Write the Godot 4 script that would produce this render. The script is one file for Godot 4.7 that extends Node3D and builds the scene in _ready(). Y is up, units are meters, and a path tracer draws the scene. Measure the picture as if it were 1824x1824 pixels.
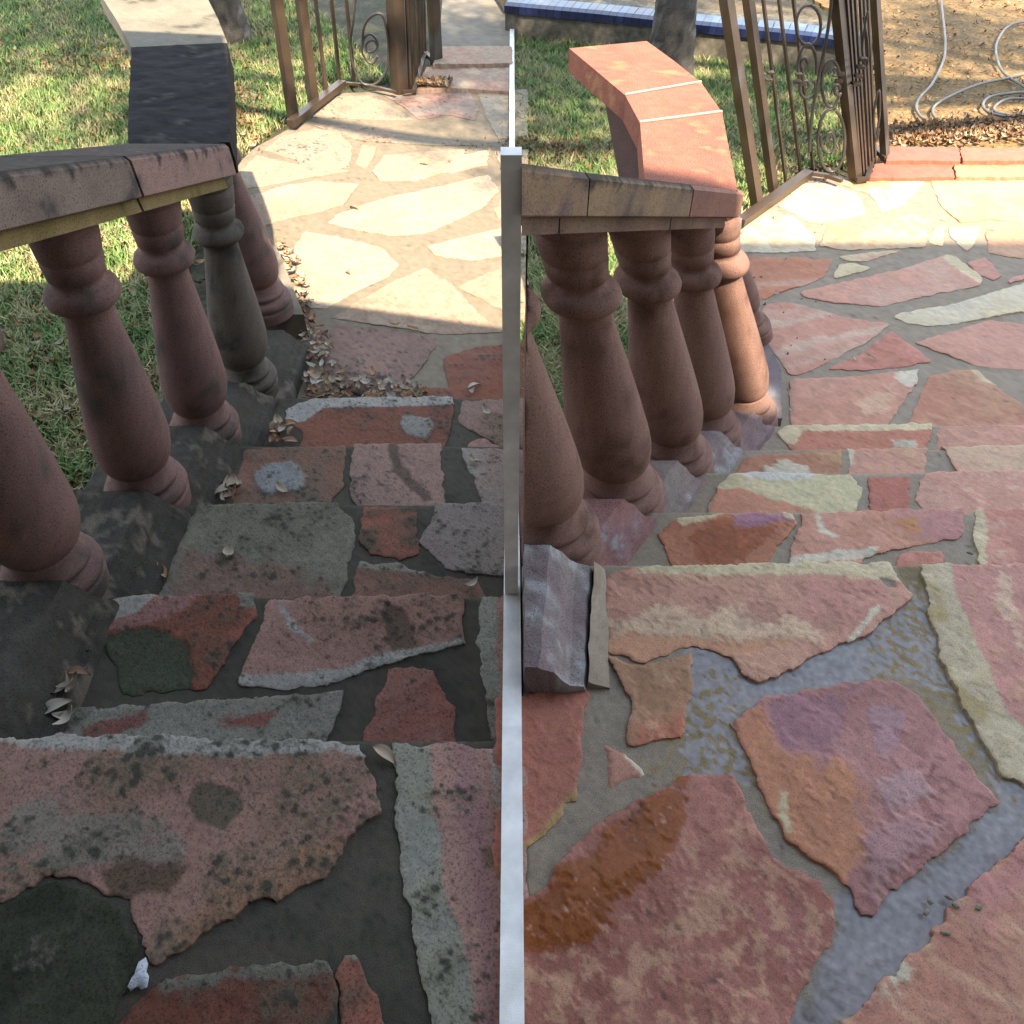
extends Node3D

# ---------------------------------------------------------------- camera model
const F := 1400.0          # focal length in pixels of the 1824 px photograph
const PITCH := 47.0
const EYE := Vector3(0, 2.12, 0)
const SUN := Vector3(-0.25, -1.0, -0.80)   # the way sunlight travels, per metre of height

var noise_a := FastNoiseLite.new()
var noise_b := FastNoiseLite.new()
var noise_c := FastNoiseLite.new()
var spots := FastNoiseLite.new()
var veins := FastNoiseLite.new()
var rng := RandomNumberGenerator.new()
var names := {}
var M := {}

func ray(u: float, v: float) -> Vector3:
	var p := deg_to_rad(PITCH)
	var y := (912.0 - v) / F
	return Vector3((u - 912.0) / F, -sin(p) + y * cos(p), -cos(p) - y * sin(p))

func on_y(u: float, v: float, y: float) -> Vector3:
	var d := ray(u, v)
	return EYE + d * ((y - EYE.y) / d.y)

func on_z(u: float, v: float, z: float) -> Vector3:
	var d := ray(u, v)
	return EYE + d * (z / d.z)

func plan(px: Array, y: float) -> PackedVector2Array:
	var out := PackedVector2Array()
	for i in range(0, px.size(), 2):
		var q := on_y(px[i], px[i + 1], y)
		out.append(Vector2(q.x, q.z))
	return out

# ---------------------------------------------------------------- naming
func numbered(called: String) -> String:
	var n: int = names.get(called, 0)
	names[called] = n + 1
	return called if n == 0 else "%s_%03d" % [called, n]

func tag(o: Node, label: String, category: String, group := "") -> void:
	o.set_meta("label", label)
	o.set_meta("category", category)
	if group:
		o.set_meta("group", group)

func thing(called: String, label: String, category: String, at := Vector3.ZERO, group := "") -> Node3D:
	var o := Node3D.new()
	o.name = numbered(called)
	add_child(o)
	o.position = at
	tag(o, label, category, group)
	return o

func put(called: String, mesh: Mesh, mat: Material = null, parent: Node = null) -> MeshInstance3D:
	var o := MeshInstance3D.new()
	o.mesh = mesh
	if mat:
		o.material_override = mat
	if parent == null or parent == self:
		o.name = numbered(called)
		add_child(o)
	else:
		o.name = called
		parent.add_child(o, true)
		o.position = -(parent as Node3D).global_position
	return o

func structure(o: Node) -> void:
	o.set_meta("kind", "structure")

# ---------------------------------------------------------------- materials
func gray_texture(freq: float, low: float, high: float, size := 512, octaves := 4, kind := FastNoiseLite.TYPE_SIMPLEX_SMOOTH) -> ImageTexture:
	var n := FastNoiseLite.new()
	n.noise_type = kind
	n.frequency = freq
	n.fractal_octaves = octaves
	n.seed = int(freq * 1000) + octaves
	var im := n.get_seamless_image(size, size)
	im.convert(Image.FORMAT_RGB8)
	im.adjust_bcs(1.0, 1.0, 1.0)
	var data := im.get_data()
	var table := PackedByteArray()
	table.resize(256)
	for i in 256:
		table[i] = int(255.0 * lerpf(low, high, i / 255.0))
	for i in data.size():
		data[i] = table[data[i]]
	im = Image.create_from_data(size, size, false, Image.FORMAT_RGB8, data)
	im.generate_mipmaps()
	return ImageTexture.create_from_image(im)

# grains: below the cut the texture is dark, above it pale, as lichen specks and pits are
func speckle_texture(freq: float, cut: float, dark: float, size := 1024, octaves := 4) -> ImageTexture:
	var n := FastNoiseLite.new()
	n.noise_type = FastNoiseLite.TYPE_SIMPLEX_SMOOTH
	n.frequency = freq
	n.fractal_octaves = octaves
	n.fractal_gain = 0.62
	n.seed = int(freq * 977) + 5
	var im := n.get_seamless_image(size, size)
	im.convert(Image.FORMAT_RGB8)
	var data := im.get_data()
	var table := PackedByteArray()
	table.resize(256)
	for i in 256:
		var t := clampf((i / 255.0 - cut) * 9.0 + 0.5, 0.0, 1.0)
		table[i] = int(255.0 * lerpf(dark, 0.86 + 0.14 * i / 255.0, t))
	for i in data.size():
		data[i] = table[data[i]]
	im = Image.create_from_data(size, size, false, Image.FORMAT_RGB8, data)
	im.generate_mipmaps()
	return ImageTexture.create_from_image(im)

func bump_texture(freq: float, depth: float, size := 512, octaves := 4) -> ImageTexture:
	var n := FastNoiseLite.new()
	n.frequency = freq
	n.fractal_octaves = octaves
	n.seed = 77
	var im := n.get_seamless_image(size, size)
	im.convert(Image.FORMAT_RGBA8)
	im.bump_map_to_normal_map(depth)
	im.generate_mipmaps()
	return ImageTexture.create_from_image(im)

func mat(rough: float, albedo: Texture2D = null, normal: Texture2D = null, scale := 1.0, normal_scale := 1.0, color := Color.WHITE) -> StandardMaterial3D:
	var m := StandardMaterial3D.new()
	m.vertex_color_use_as_albedo = true
	m.albedo_color = color
	m.roughness = rough
	m.albedo_texture = albedo
	if normal:
		m.normal_enabled = true
		m.normal_texture = normal
		m.normal_scale = normal_scale
	m.uv1_triplanar = true
	m.uv1_world_triplanar = true
	m.uv1_scale = Vector3.ONE * scale
	return m

func make_materials() -> void:
	for spec in [[noise_a, 2.2, 3], [noise_b, 11.0, 4], [noise_c, 55.0, 3]]:
		spec[0].noise_type = FastNoiseLite.TYPE_SIMPLEX_SMOOTH
		spec[0].frequency = spec[1]
		spec[0].fractal_octaves = spec[2]
	spots.noise_type = FastNoiseLite.TYPE_CELLULAR
	spots.frequency = 38.0
	spots.fractal_type = FastNoiseLite.FRACTAL_NONE
	spots.cellular_return_type = FastNoiseLite.RETURN_DISTANCE
	spots.cellular_jitter = 1.0
	veins.noise_type = FastNoiseLite.TYPE_SIMPLEX_SMOOTH
	veins.frequency = 4.0
	veins.fractal_type = FastNoiseLite.FRACTAL_RIDGED
	veins.fractal_octaves = 3
	var grain := gray_texture(0.12, 0.62, 1.0, 1024, 3)
	var coarse := gray_texture(0.03, 0.55, 1.0, 512, 5)
	var bump := bump_texture(0.11, 3.0, 1024, 3)
	M.dirty = mat(0.92, speckle_texture(0.05, 0.33, 0.68), bump, 2.7, 0.5)
	M.dirty.metallic_specular = 0.3
	M.clean = mat(0.72, speckle_texture(0.06, 0.31, 0.72), bump, 3.3, 0.3)
	M.clean.albedo_color = Color(1.0, 0.995, 0.94)
	M.wet = mat(0.16, gray_texture(0.10, 0.8, 1.0, 512, 3), bump, 3.0, 0.12)
	M.puddle = mat(0.06, gray_texture(0.05, 0.8, 1.0, 512, 4), null, 2.0)
	M.puddle.metallic_specular = 0.34
	M.wet.metallic_specular = 0.22
	M.carved = mat(0.88, speckle_texture(0.045, 0.30, 0.55), bump, 3.7, 0.5)
	M.mortar = mat(0.95, speckle_texture(0.07, 0.36, 0.74), bump, 4.3, 0.9)
	M.mortar.metallic_specular = 0.3
	M.carved.metallic_specular = 0.2
	M.iron = mat(0.42, gray_texture(0.06, 0.45, 1.0, 512, 5), bump, 6.0, 0.3)
	M.iron.metallic = 0.55
	M.paint = mat(0.6, gray_texture(0.02, 0.86, 1.0, 256, 4), bump, 3.0, 0.2)
	M.ground = mat(1.0, coarse, bump, 1.5, 1.0)
	M.leaf = mat(0.7)
	M.leaf.cull_mode = BaseMaterial3D.CULL_DISABLED
	M.blade = mat(0.75)
	M.blade.cull_mode = BaseMaterial3D.CULL_DISABLED
	M.blade.backlight = Color(0.35, 0.4, 0.2)
	M.foliage = mat(0.6)
	M.foliage.backlight = Color(0.25, 0.3, 0.1)
	M.foliage.cull_mode = BaseMaterial3D.CULL_DISABLED
	M.bark = mat(0.95, coarse, bump, 5.0, 1.5)
	M.tile = mat(0.4, gray_texture(0.05, 0.6, 1.0, 256, 3), null, 5.0)
	M.hose = mat(0.45)
	M.plaster = mat(0.9, coarse, bump, 1.0, 0.4)

# ---------------------------------------------------------------- painted slabs
func sdf(poly: PackedVector2Array, q: Vector2) -> float:
	var n := poly.size()
	var d := 1e9
	var inside := false
	var b := poly[n - 1]
	for i in n:
		var a := poly[i]
		var e := b - a
		var w := q - a
		var c := w - e * clampf(w.dot(e) / e.length_squared(), 0.0, 1.0)
		d = minf(d, c.length_squared())
		if (a.y > q.y) != (b.y > q.y) and q.x < (b.x - a.x) * (q.y - a.y) / (b.y - a.y) + a.x:
			inside = not inside
		b = a
	return sqrt(d) if inside else -sqrt(d)

# a look: base, second (blotches), band (stripes: colour, angle, per metre, strength), lichen 0..1, patches [[pixels, colour, softness, depth, wet]]
func tint(q: Vector2, s: float, k: Dictionary) -> Array:
	var o: Vector2 = k.off
	var na := noise_a.get_noise_2d(q.x + o.x, q.y + o.y)
	var nb := noise_b.get_noise_2d(q.x + o.x, q.y - o.y)
	var nc := noise_c.get_noise_2d(q.x - o.x, q.y + o.y)
	var c: Color = k.base
	var h := 0.0
	var wet := 0.0
	c = c.lerp(k.second, clampf(0.5 + 1.3 * na + 0.8 * nb, 0.0, 1.0))
	if k.has("band"):
		var bd: Array = k.band
		var t := q.x * cos(bd[1]) + q.y * sin(bd[1]) + 0.05 * na + 0.012 * nb
		var w := sin(t * bd[2]) * 0.6 + sin(t * bd[2] * 2.7 + 1.3) * 0.4
		c = c.lerp(bd[0], clampf(w * 1.4, 0.0, 1.0) * bd[3])
	for pt: Dictionary in k.patches:
		if not (pt.box as Rect2).has_point(q):
			continue
		var soft: float = pt.soft
		var f := sdf(pt.poly, q) + soft * (1.6 * nb + 0.9 * nc)
		var a := clampf(0.5 + f / soft * 1.2, 0.0, 1.0)
		if a > 0.0:
			c = c.lerp(pt.color, a * pt.much)
			h += a * pt.depth
			if pt.wet != 0.0:
				wet = lerpf(wet, maxf(pt.wet, 0.0), a)
	for bl: Dictionary in k.get("blobs", []):
		if (bl.box as Rect2).has_point(q):
			var z: float = bl.scale
			var m := noise_b.get_noise_2d(q.x * z + o.y, q.y * z) + 0.35 * noise_c.get_noise_2d(q.x * z * 0.7, q.y * z * 0.7) + clampf(sdf(bl.poly, q) * 4.0, -0.5, 0.12) - float(bl.cut)
			var a2 := clampf(m * 14.0, 0.0, 1.0)
			c = c.lerp(bl.color, a2 * bl.much)
			wet = lerpf(wet, 0.0, a2)
	var li: float = k.lichen
	if li > 0.0:
		var m := clampf((nb * 0.8 + na * 0.7 + nc * 0.95 + li - 0.70) * 3.4, 0.0, 1.0)
		c = c.lerp(k.moss, m * 0.64)
		var sp := spots.get_noise_2d(q.x + o.y + 0.006 * nc, q.y + o.x + 0.006 * nb)
		var dot := clampf((-0.95 - sp + 0.22 * li + 0.34 * nb + 0.24 * na) * 9.0, 0.0, 1.0)
		c = c.lerp(k.dots, dot * 0.85)
	elif k.has("flecks"):
		var sp2 := spots.get_noise_2d(q.x * 0.6 + o.y + 0.02 * nb, q.y * 0.8 + o.x + 0.012 * nc)
		c = c.lerp(k.flecks, clampf((-0.86 - sp2 + 0.5 * nb + 0.2 * na) * 6.0, 0.0, 1.0) * 0.32)
	if k.has("cracks"):
		var vn := veins.get_noise_2d(q.x + o.y * 2.0 + 0.01 * nb, q.y + 0.01 * nc)
		if vn > 0.86:
			h -= (vn - 0.86) * 0.02 * k.cracks
			c = c.lerp(Color(0.07, 0.045, 0.035), clampf((vn - 0.86) * 9.0, 0.0, 0.6))
	if k.layers > 0.0:
		# sheets of the split sandstone, each a little lower and of its own tone
		var t2 := na * 3.4 + nb * 1.5 + nc * 0.25
		var sheet := floorf(t2)
		h += k.layers * sheet
		c = c * (1.0 + 0.055 * sin(sheet * 2.4 + o.x))
		var lip := t2 - sheet
		if lip < 0.05:
			c = c * 0.86
	c = c * (1.0 + 0.26 * nc + 0.16 * nb + 0.10 * na)
	c.a = 1.0
	h += k.rough * (nb * 0.35 + na * 0.8 + nc * 0.10)
	if k.layers > 0.0:
		h = maxf(h, -0.0032)
	return [c, h, wet]

func prepared(k: Dictionary, y: float) -> Dictionary:
	var r := {"second": k.base, "lichen": 0.0, "layers": 0.0011, "moss": Color(0.068, 0.064, 0.045), "dots": Color(0.042, 0.04, 0.032), "rough": 0.0022, "jag": 0.006, "edge": 0.0018}
	r.merge(k, true)
	r.off = Vector2(rng.randf_range(-40, 40), rng.randf_range(-40, 40))
	var list := []
	for a: Array in k.get("patches", []):
		var poly := plan(a[0], y)
		var soft: float = a[2] if a.size() > 2 else 0.01
		var box := Rect2(poly[0], Vector2.ZERO)
		for q in poly:
			box = box.expand(q)
		list.append({"poly": poly, "color": a[1], "soft": soft, "depth": a[3] if a.size() > 3 else 0.0, "wet": a[4] if a.size() > 4 else 0.0, "much": a[5] if a.size() > 5 else 1.0, "box": box.grow(soft * 2.0)})
	r.patches = list
	var blist := []
	for a: Array in k.get("blobs", []):
		var poly := plan(a[0], y)
		var box := Rect2(poly[0], Vector2.ZERO)
		for q in poly:
			box = box.expand(q)
		blist.append({"poly": poly, "color": a[1], "cut": a[2], "scale": a[3], "much": a[4], "box": box.grow(0.08)})
	r.blobs = blist
	return r

func slab_mesh(poly: PackedVector2Array, y: float, thick: float, cell: float, look: Dictionary, dry: Material, damp: Material) -> ArrayMesh:
	var k := prepared(look, y)
	var box := Rect2(poly[0], Vector2.ZERO)
	for q in poly:
		box = box.expand(q)
	box = box.grow(k.jag * 1.5 + cell)
	var nx := int(box.size.x / cell) + 2
	var nz := int(box.size.y / cell) + 2
	var s := PackedFloat32Array()
	s.resize(nx * nz)
	var jag: float = k.jag
	var off: Vector2 = k.off
	for j in nz:
		for i in nx:
			var q := box.position + Vector2(i, j) * cell
			var d := sdf(poly, q)
			if jag > 0.0 and absf(d) < 4.0 * jag:
				d += jag * (1.9 * noise_b.get_noise_2d(q.x * 1.3 + off.x, q.y * 1.3) + 0.45 * noise_c.get_noise_2d(q.x * 1.5, q.y * 1.5 + off.y))
			s[j * nx + i] = d
	var pos := PackedVector3Array()
	var col := PackedColorArray()
	var wets := PackedFloat32Array()
	var at := {}
	var tri := PackedInt32Array()
	var rim := PackedInt32Array()
	var edge: float = k.edge
	for j in nz - 1:
		for i in nx - 1:
			var ids: Array[int] = [j * nx + i, j * nx + i + 1, (j + 1) * nx + i + 1, (j + 1) * nx + i]
			var v: Array[float] = [s[ids[0]], s[ids[1]], s[ids[2]], s[ids[3]]]
			if v[0] <= 0 and v[1] <= 0 and v[2] <= 0 and v[3] <= 0:
				continue
			var loop := PackedInt32Array()
			var leaving := -1
			var entering := -1
			for c in 4:
				var n := (c + 1) % 4
				var key := -1
				var q := Vector2.ZERO
				if v[c] > 0:
					key = ids[c]
					if not at.has(key):
						q = box.position + Vector2(ids[c] % nx, ids[c] / nx) * cell
						at[key] = pos.size()
						var t := tint(q, v[c], k)
						var drop := edge * pow(1.0 - clampf(v[c] / (edge * 1.8 + 1e-4), 0.0, 1.0), 2.0)
						pos.append(Vector3(q.x, y + t[1] - drop, q.y))
						col.append(t[0])
						wets.append(t[2])
					loop.append(at[key])
				if (v[c] > 0) != (v[n] > 0):
					var lo := mini(ids[c], ids[n])
					var hi := maxi(ids[c], ids[n])
					key = nx * nz + lo * 2 + (1 if hi - lo > 1 else 0)
					if not at.has(key):
						var f := s[lo] / (s[lo] - s[hi])
						q = box.position + Vector2(lo % nx, lo / nx) * cell
						q += (Vector2(0, f) if hi - lo > 1 else Vector2(f, 0)) * cell
						at[key] = pos.size()
						var t := tint(q, 0.0, k)
						pos.append(Vector3(q.x, y + t[1] - edge, q.y))
						col.append(t[0])
						wets.append(t[2])
					loop.append(at[key])
					if v[c] > 0:
						leaving = at[key]
					else:
						entering = at[key]
			for m in range(1, loop.size() - 1):
				tri.append_array([loop[0], loop[m], loop[m + 1]])
			if leaving >= 0 and entering >= 0:
				rim.append_array([leaving, entering])
	# the sides
	for m in range(0, rim.size(), 2):
		var a := rim[m]
		var b := rim[m + 1]
		var n := pos.size()
		for e in [pos[a], pos[b], Vector3(pos[a].x, y - thick, pos[a].z), Vector3(pos[b].x, y - thick, pos[b].z)]:
			pos.append(e)
		for e in [col[a], col[b], col[a], col[b]]:
			col.append(e)
			wets.append(0.0)
		tri.append_array([n, n + 2, n + 1, n + 1, n + 2, n + 3])
	var mesh := ArrayMesh.new()
	var dry_tri := PackedInt32Array()
	var wet_tri := PackedInt32Array()
	for m in range(0, tri.size(), 3):
		if wets[tri[m]] + wets[tri[m + 1]] + wets[tri[m + 2]] > 1.2:
			wet_tri.append_array([tri[m], tri[m + 1], tri[m + 2]])
		else:
			dry_tri.append_array([tri[m], tri[m + 1], tri[m + 2]])
	# smooth normals over both surfaces
	var nor := PackedVector3Array()
	nor.resize(pos.size())
	for m in range(0, tri.size(), 3):
		var a := tri[m]
		var b := tri[m + 1]
		var c := tri[m + 2]
		var e := (pos[c] - pos[a]).cross(pos[b] - pos[a])
		nor[a] += e
		nor[b] += e
		nor[c] += e
	for m in nor.size():
		nor[m] = nor[m].normalized()
	for part in [[dry_tri, dry], [wet_tri, damp]]:
		if part[0].is_empty():
			continue
		var arrays := []
		arrays.resize(Mesh.ARRAY_MAX)
		arrays[Mesh.ARRAY_VERTEX] = pos
		arrays[Mesh.ARRAY_NORMAL] = nor
		arrays[Mesh.ARRAY_COLOR] = col
		arrays[Mesh.ARRAY_INDEX] = part[0]
		mesh.add_surface_from_arrays(Mesh.PRIMITIVE_TRIANGLES, arrays)
		mesh.surface_set_material(mesh.get_surface_count() - 1, part[1])
	return mesh

# a flagstone given by its outline in the photograph, lying in the plane y
func stone(parent: Node3D, y: float, cell: float, px: Array, look: Dictionary, dirty: bool) -> void:
	var dry: Material = M.dirty if dirty else M.clean
	put("flagstone", slab_mesh(plan(px, y + 0.0065), y + 0.0065, 0.03, cell, look, dry, M.wet), null, parent)

# ---------------------------------------------------------------- lofts
func tint3(p: Vector3, k: Dictionary) -> Color:
	var c: Color = k.base
	var na := noise_a.get_noise_3d(p.x * 1.5, p.y * 1.5, p.z * 1.5)
	var nb := noise_b.get_noise_3d(p.x, p.y, p.z)
	var nc := noise_c.get_noise_3d(p.x, p.y, p.z)
	c = c.lerp(k.get("second", c), clampf(0.5 + 1.4 * na + 0.9 * nb, 0.0, 1.0))
	if k.has("stain"):
		c = c.lerp(k.stain, clampf((nb * 1.1 + na + 0.4 * nc + float(k.stained) - 0.6) * 3.0, 0.0, 1.0))
	if k.has("growth"):
		# black growth on the upper side of a coping, running down its face in tongues
		var down: float = k.top_at.call(p) - p.y
		var reach := 0.010 + 0.05 * maxf(0.0, noise_a.get_noise_2d(p.z * 6.0 + p.x * 6.0, 3.0) + 0.5 * nb) + 0.012 * nc
		c = c.lerp(k.growth, clampf((reach - down) * 140.0, 0.0, 1.0) * 0.9)
	c = c * (1.0 + 0.2 * nc)
	c.a = 1.0
	return c

# rings of points joined into a closed body; smooth over the rings or faceted
func loft(rings: Array, k: Dictionary, smooth := true, closed := true, caps := true) -> ArrayMesh:
	var st := SurfaceTool.new()
	st.begin(Mesh.PRIMITIVE_TRIANGLES)
	st.set_smooth_group(0 if smooth else -1)
	var n: int = rings[0].size()
	var add := func(a: Vector3, b: Vector3, c: Vector3) -> void:
		for p in [a, b, c]:
			st.set_color(tint3(p, k))
			st.add_vertex(p)
	for i in rings.size() - 1:
		for j in (n if closed else n - 1):
			var a: Vector3 = rings[i][j]
			var b: Vector3 = rings[i][(j + 1) % n]
			var c: Vector3 = rings[i + 1][(j + 1) % n]
			var d: Vector3 = rings[i + 1][j]
			add.call(a, b, c)
			add.call(a, c, d)
	if caps:
		st.set_smooth_group(-1)
		for e in [0, rings.size() - 1]:
			var flat := PackedVector3Array(rings[e])
			var mid := Vector3.ZERO
			for p in flat:
				mid += p / n
			for j in n:
				if e == 0:
					add.call(mid, flat[(j + 1) % n], flat[j])
				else:
					add.call(mid, flat[j], flat[(j + 1) % n])
	st.generate_normals()
	return st.commit()

# a ring with its long sides cut into pieces about step long, corners kept
func fine(pts: Array, step: float) -> PackedVector3Array:
	var out := PackedVector3Array()
	for i in pts.size():
		var a: Vector3 = pts[i]
		var b: Vector3 = pts[(i + 1) % pts.size()]
		var m := maxi(1, int(round(a.distance_to(b) / step)))
		for j in m:
			out.append(a.lerp(b, float(j) / m))
	return out

# a body between two outlines with the same number of corners
func between(a: Array, b: Array, k: Dictionary, step := 0.02) -> ArrayMesh:
	var longest := 0.0
	for i in a.size():
		longest = maxf(longest, a[i].distance_to(b[i]))
	var m := maxi(1, int(longest / step))
	# cut both outlines alike
	var fa := PackedVector3Array()
	var fb := PackedVector3Array()
	for i in a.size():
		var j := (i + 1) % a.size()
		var parts := maxi(1, int(round(maxf(a[i].distance_to(a[j]), b[i].distance_to(b[j])) / step)))
		for q in parts:
			fa.append(a[i].lerp(a[j], float(q) / parts))
			fb.append(b[i].lerp(b[j], float(q) / parts))
	var rings := []
	for i in m + 1:
		var r := PackedVector3Array()
		for q in fa.size():
			var w := fa[q].lerp(fb[q], float(i) / m)
			if k.has("wear"):
				w += Vector3(noise_b.get_noise_3d(w.x, w.y, w.z), noise_b.get_noise_3d(w.z + 9.0, w.x, w.y), noise_b.get_noise_3d(w.y, w.z, w.x + 5.0)) * float(k.wear)
			r.append(w)
		rings.append(r)
	return loft(rings, k, false)

func tube(path: Array, radius: float, k: Dictionary, sides := 8, taper := 1.0) -> ArrayMesh:
	var rings := []
	for i in path.size():
		var t: Vector3 = (path[mini(i + 1, path.size() - 1)] - path[maxi(i - 1, 0)]).normalized()
		var x := t.cross(Vector3(0.31, 0.2, 0.93)).normalized()
		var z := x.cross(t).normalized()
		var r := PackedVector3Array()
		var rad := radius * lerpf(1.0, taper, float(i) / maxi(1, path.size() - 1))
		for j in sides:
			var a := TAU * j / sides
			r.append(path[i] + (x * cos(a) + z * sin(a)) * rad)
		rings.append(r)
	return loft(rings, k, true)

func curve_through(pts: Array, steps := 5) -> Array:
	var out := []
	for i in pts.size() - 1:
		var p0: Vector3 = pts[maxi(i - 1, 0)]
		var p1: Vector3 = pts[i]
		var p2: Vector3 = pts[i + 1]
		var p3: Vector3 = pts[mini(i + 2, pts.size() - 1)]
		for s in steps:
			out.append(p1.cubic_interpolate(p2, p0, p3, float(s) / steps))
	out.append(pts[-1])
	return out

# ---------------------------------------------------------------- baluster
const PROFILE := [0, 0.116, 0.05, 0.118, 0.054, 0.117, 0.057, 0.108, 0.061, 0.107, 0.066, 0.114, 0.082, 0.119, 0.1, 0.114, 0.106, 0.107, 0.108, 0.094, 0.118, 0.09, 0.121, 0.097, 0.134, 0.099, 0.14, 0.096, 0.15, 0.086, 0.17, 0.08, 0.176, 0.079, 0.18, 0.074, 0.186, 0.075, 0.19, 0.082, 0.2, 0.088, 0.222, 0.096, 0.25, 0.101, 0.285, 0.104, 0.32, 0.103, 0.36, 0.1, 0.42, 0.094, 0.5, 0.085, 0.58, 0.075, 0.66, 0.065, 0.72, 0.058, 0.748, 0.056, 0.752, 0.06, 0.757, 0.071, 0.768, 0.081, 0.785, 0.0855, 0.802, 0.081, 0.812, 0.071, 0.816, 0.061, 0.822, 0.058, 0.836, 0.059, 0.839, 0.064, 0.862, 0.066, 0.88, 0.069, 0.884, 0.065, 0.89, 0.065, 0.894, 0.069, 0.93, 0.073, 0.955, 0.074, 0.958, 0.07, 0.966, 0.07, 0.969, 0.075, 1.0, 0.076]

func baluster(parent: Node3D, foot: Vector3, top: Vector3, k: Dictionary, from_x := -99.0) -> void:
	var rings := []
	var prof := []
	for i in range(0, PROFILE.size(), 2):
		if i > 0 and PROFILE[i] - PROFILE[i - 2] > 0.03:
			prof.append(Vector2((PROFILE[i] + PROFILE[i - 2]) / 2, (PROFILE[i + 1] + PROFILE[i - 1]) / 2))
		prof.append(Vector2(PROFILE[i], PROFILE[i + 1]))
	for q: Vector2 in prof:
		var mid := foot.lerp(top, q.x)
		var r := PackedVector3Array()
		for j in 40:
			var a := -TAU * j / 40
			var p := mid + Vector3(cos(a), 0, sin(a)) * q.y
			p.x = maxf(p.x, from_x)
			r.append(p)
		rings.append(r)
	var o := put("baluster", loft(rings, k, true), M.carved, parent)

# ---------------------------------------------------------------- flights of steps
const LEVEL := [0.75, 0.60, 0.45, 0.30, 0.15]
const NOSE_L := [-0.696, -1.141, -1.591, -2.011, -2.458]
const NOSE_R := [-1.119, -1.421, -1.726, -1.994, -2.292]
# linear base colours
const PINK := Color(0.42, 0.20, 0.15)
const ROSE := Color(0.40, 0.155, 0.12)
const ORANGE := Color(0.36, 0.135, 0.07)
const RUST := Color(0.26, 0.085, 0.045)
const CREAM := Color(0.45, 0.36, 0.235)
const MAUVE := Color(0.30, 0.14, 0.165)
const CHALK := Color(0.47, 0.40, 0.32)
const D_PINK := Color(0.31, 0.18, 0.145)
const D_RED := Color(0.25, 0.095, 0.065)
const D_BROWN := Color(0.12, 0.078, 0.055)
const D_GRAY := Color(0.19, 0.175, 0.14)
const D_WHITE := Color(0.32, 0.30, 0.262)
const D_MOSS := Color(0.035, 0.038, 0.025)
const GROUT_D := Color(0.092, 0.08, 0.062)
const GROUT_C := Color(0.30, 0.245, 0.185)

func treads(root: Node3D, nose: Array, x0: Array, x1: float, look: Dictionary, cell: float, joint: Material, damp: Material) -> Array:
	var out := []
	for i in 5:
		var back: float = 2.9 if i == 0 else float(nose[i - 1]) + 0.02
		var y: float = LEVEL[i]
		var poly := PackedVector2Array([Vector2(x0[i], nose[i] + 0.004), Vector2(x1, nose[i] + 0.004), Vector2(x1, back), Vector2(x0[i], back)])
		var k := look.duplicate()
		if i > 0:
			k.erase("patches")
		if i == 0:
			# the part in the photograph is fine, the rest behind the viewer coarse
			poly[2].y = -0.1
			poly[3].y = -0.1
			var rest := PackedVector2Array([Vector2(x0[0], -0.1), Vector2(x1, -0.1), Vector2(x1, 2.9), Vector2(x0[0], 2.9)])
			var tr := put("tread", slab_mesh(poly, y, 0.15, cell, k, joint, damp), null, root)
			var p := look.duplicate()
			p.erase("patches")
			put("mortar_bed", slab_mesh(rest, y, 0.75, 0.05, p, joint, damp), null, tr)
			out.append(tr)
			continue
		out.append(put("tread", slab_mesh(poly, y, 0.15, cell * 1.4, k, joint, damp), null, root))
	return out

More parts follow.
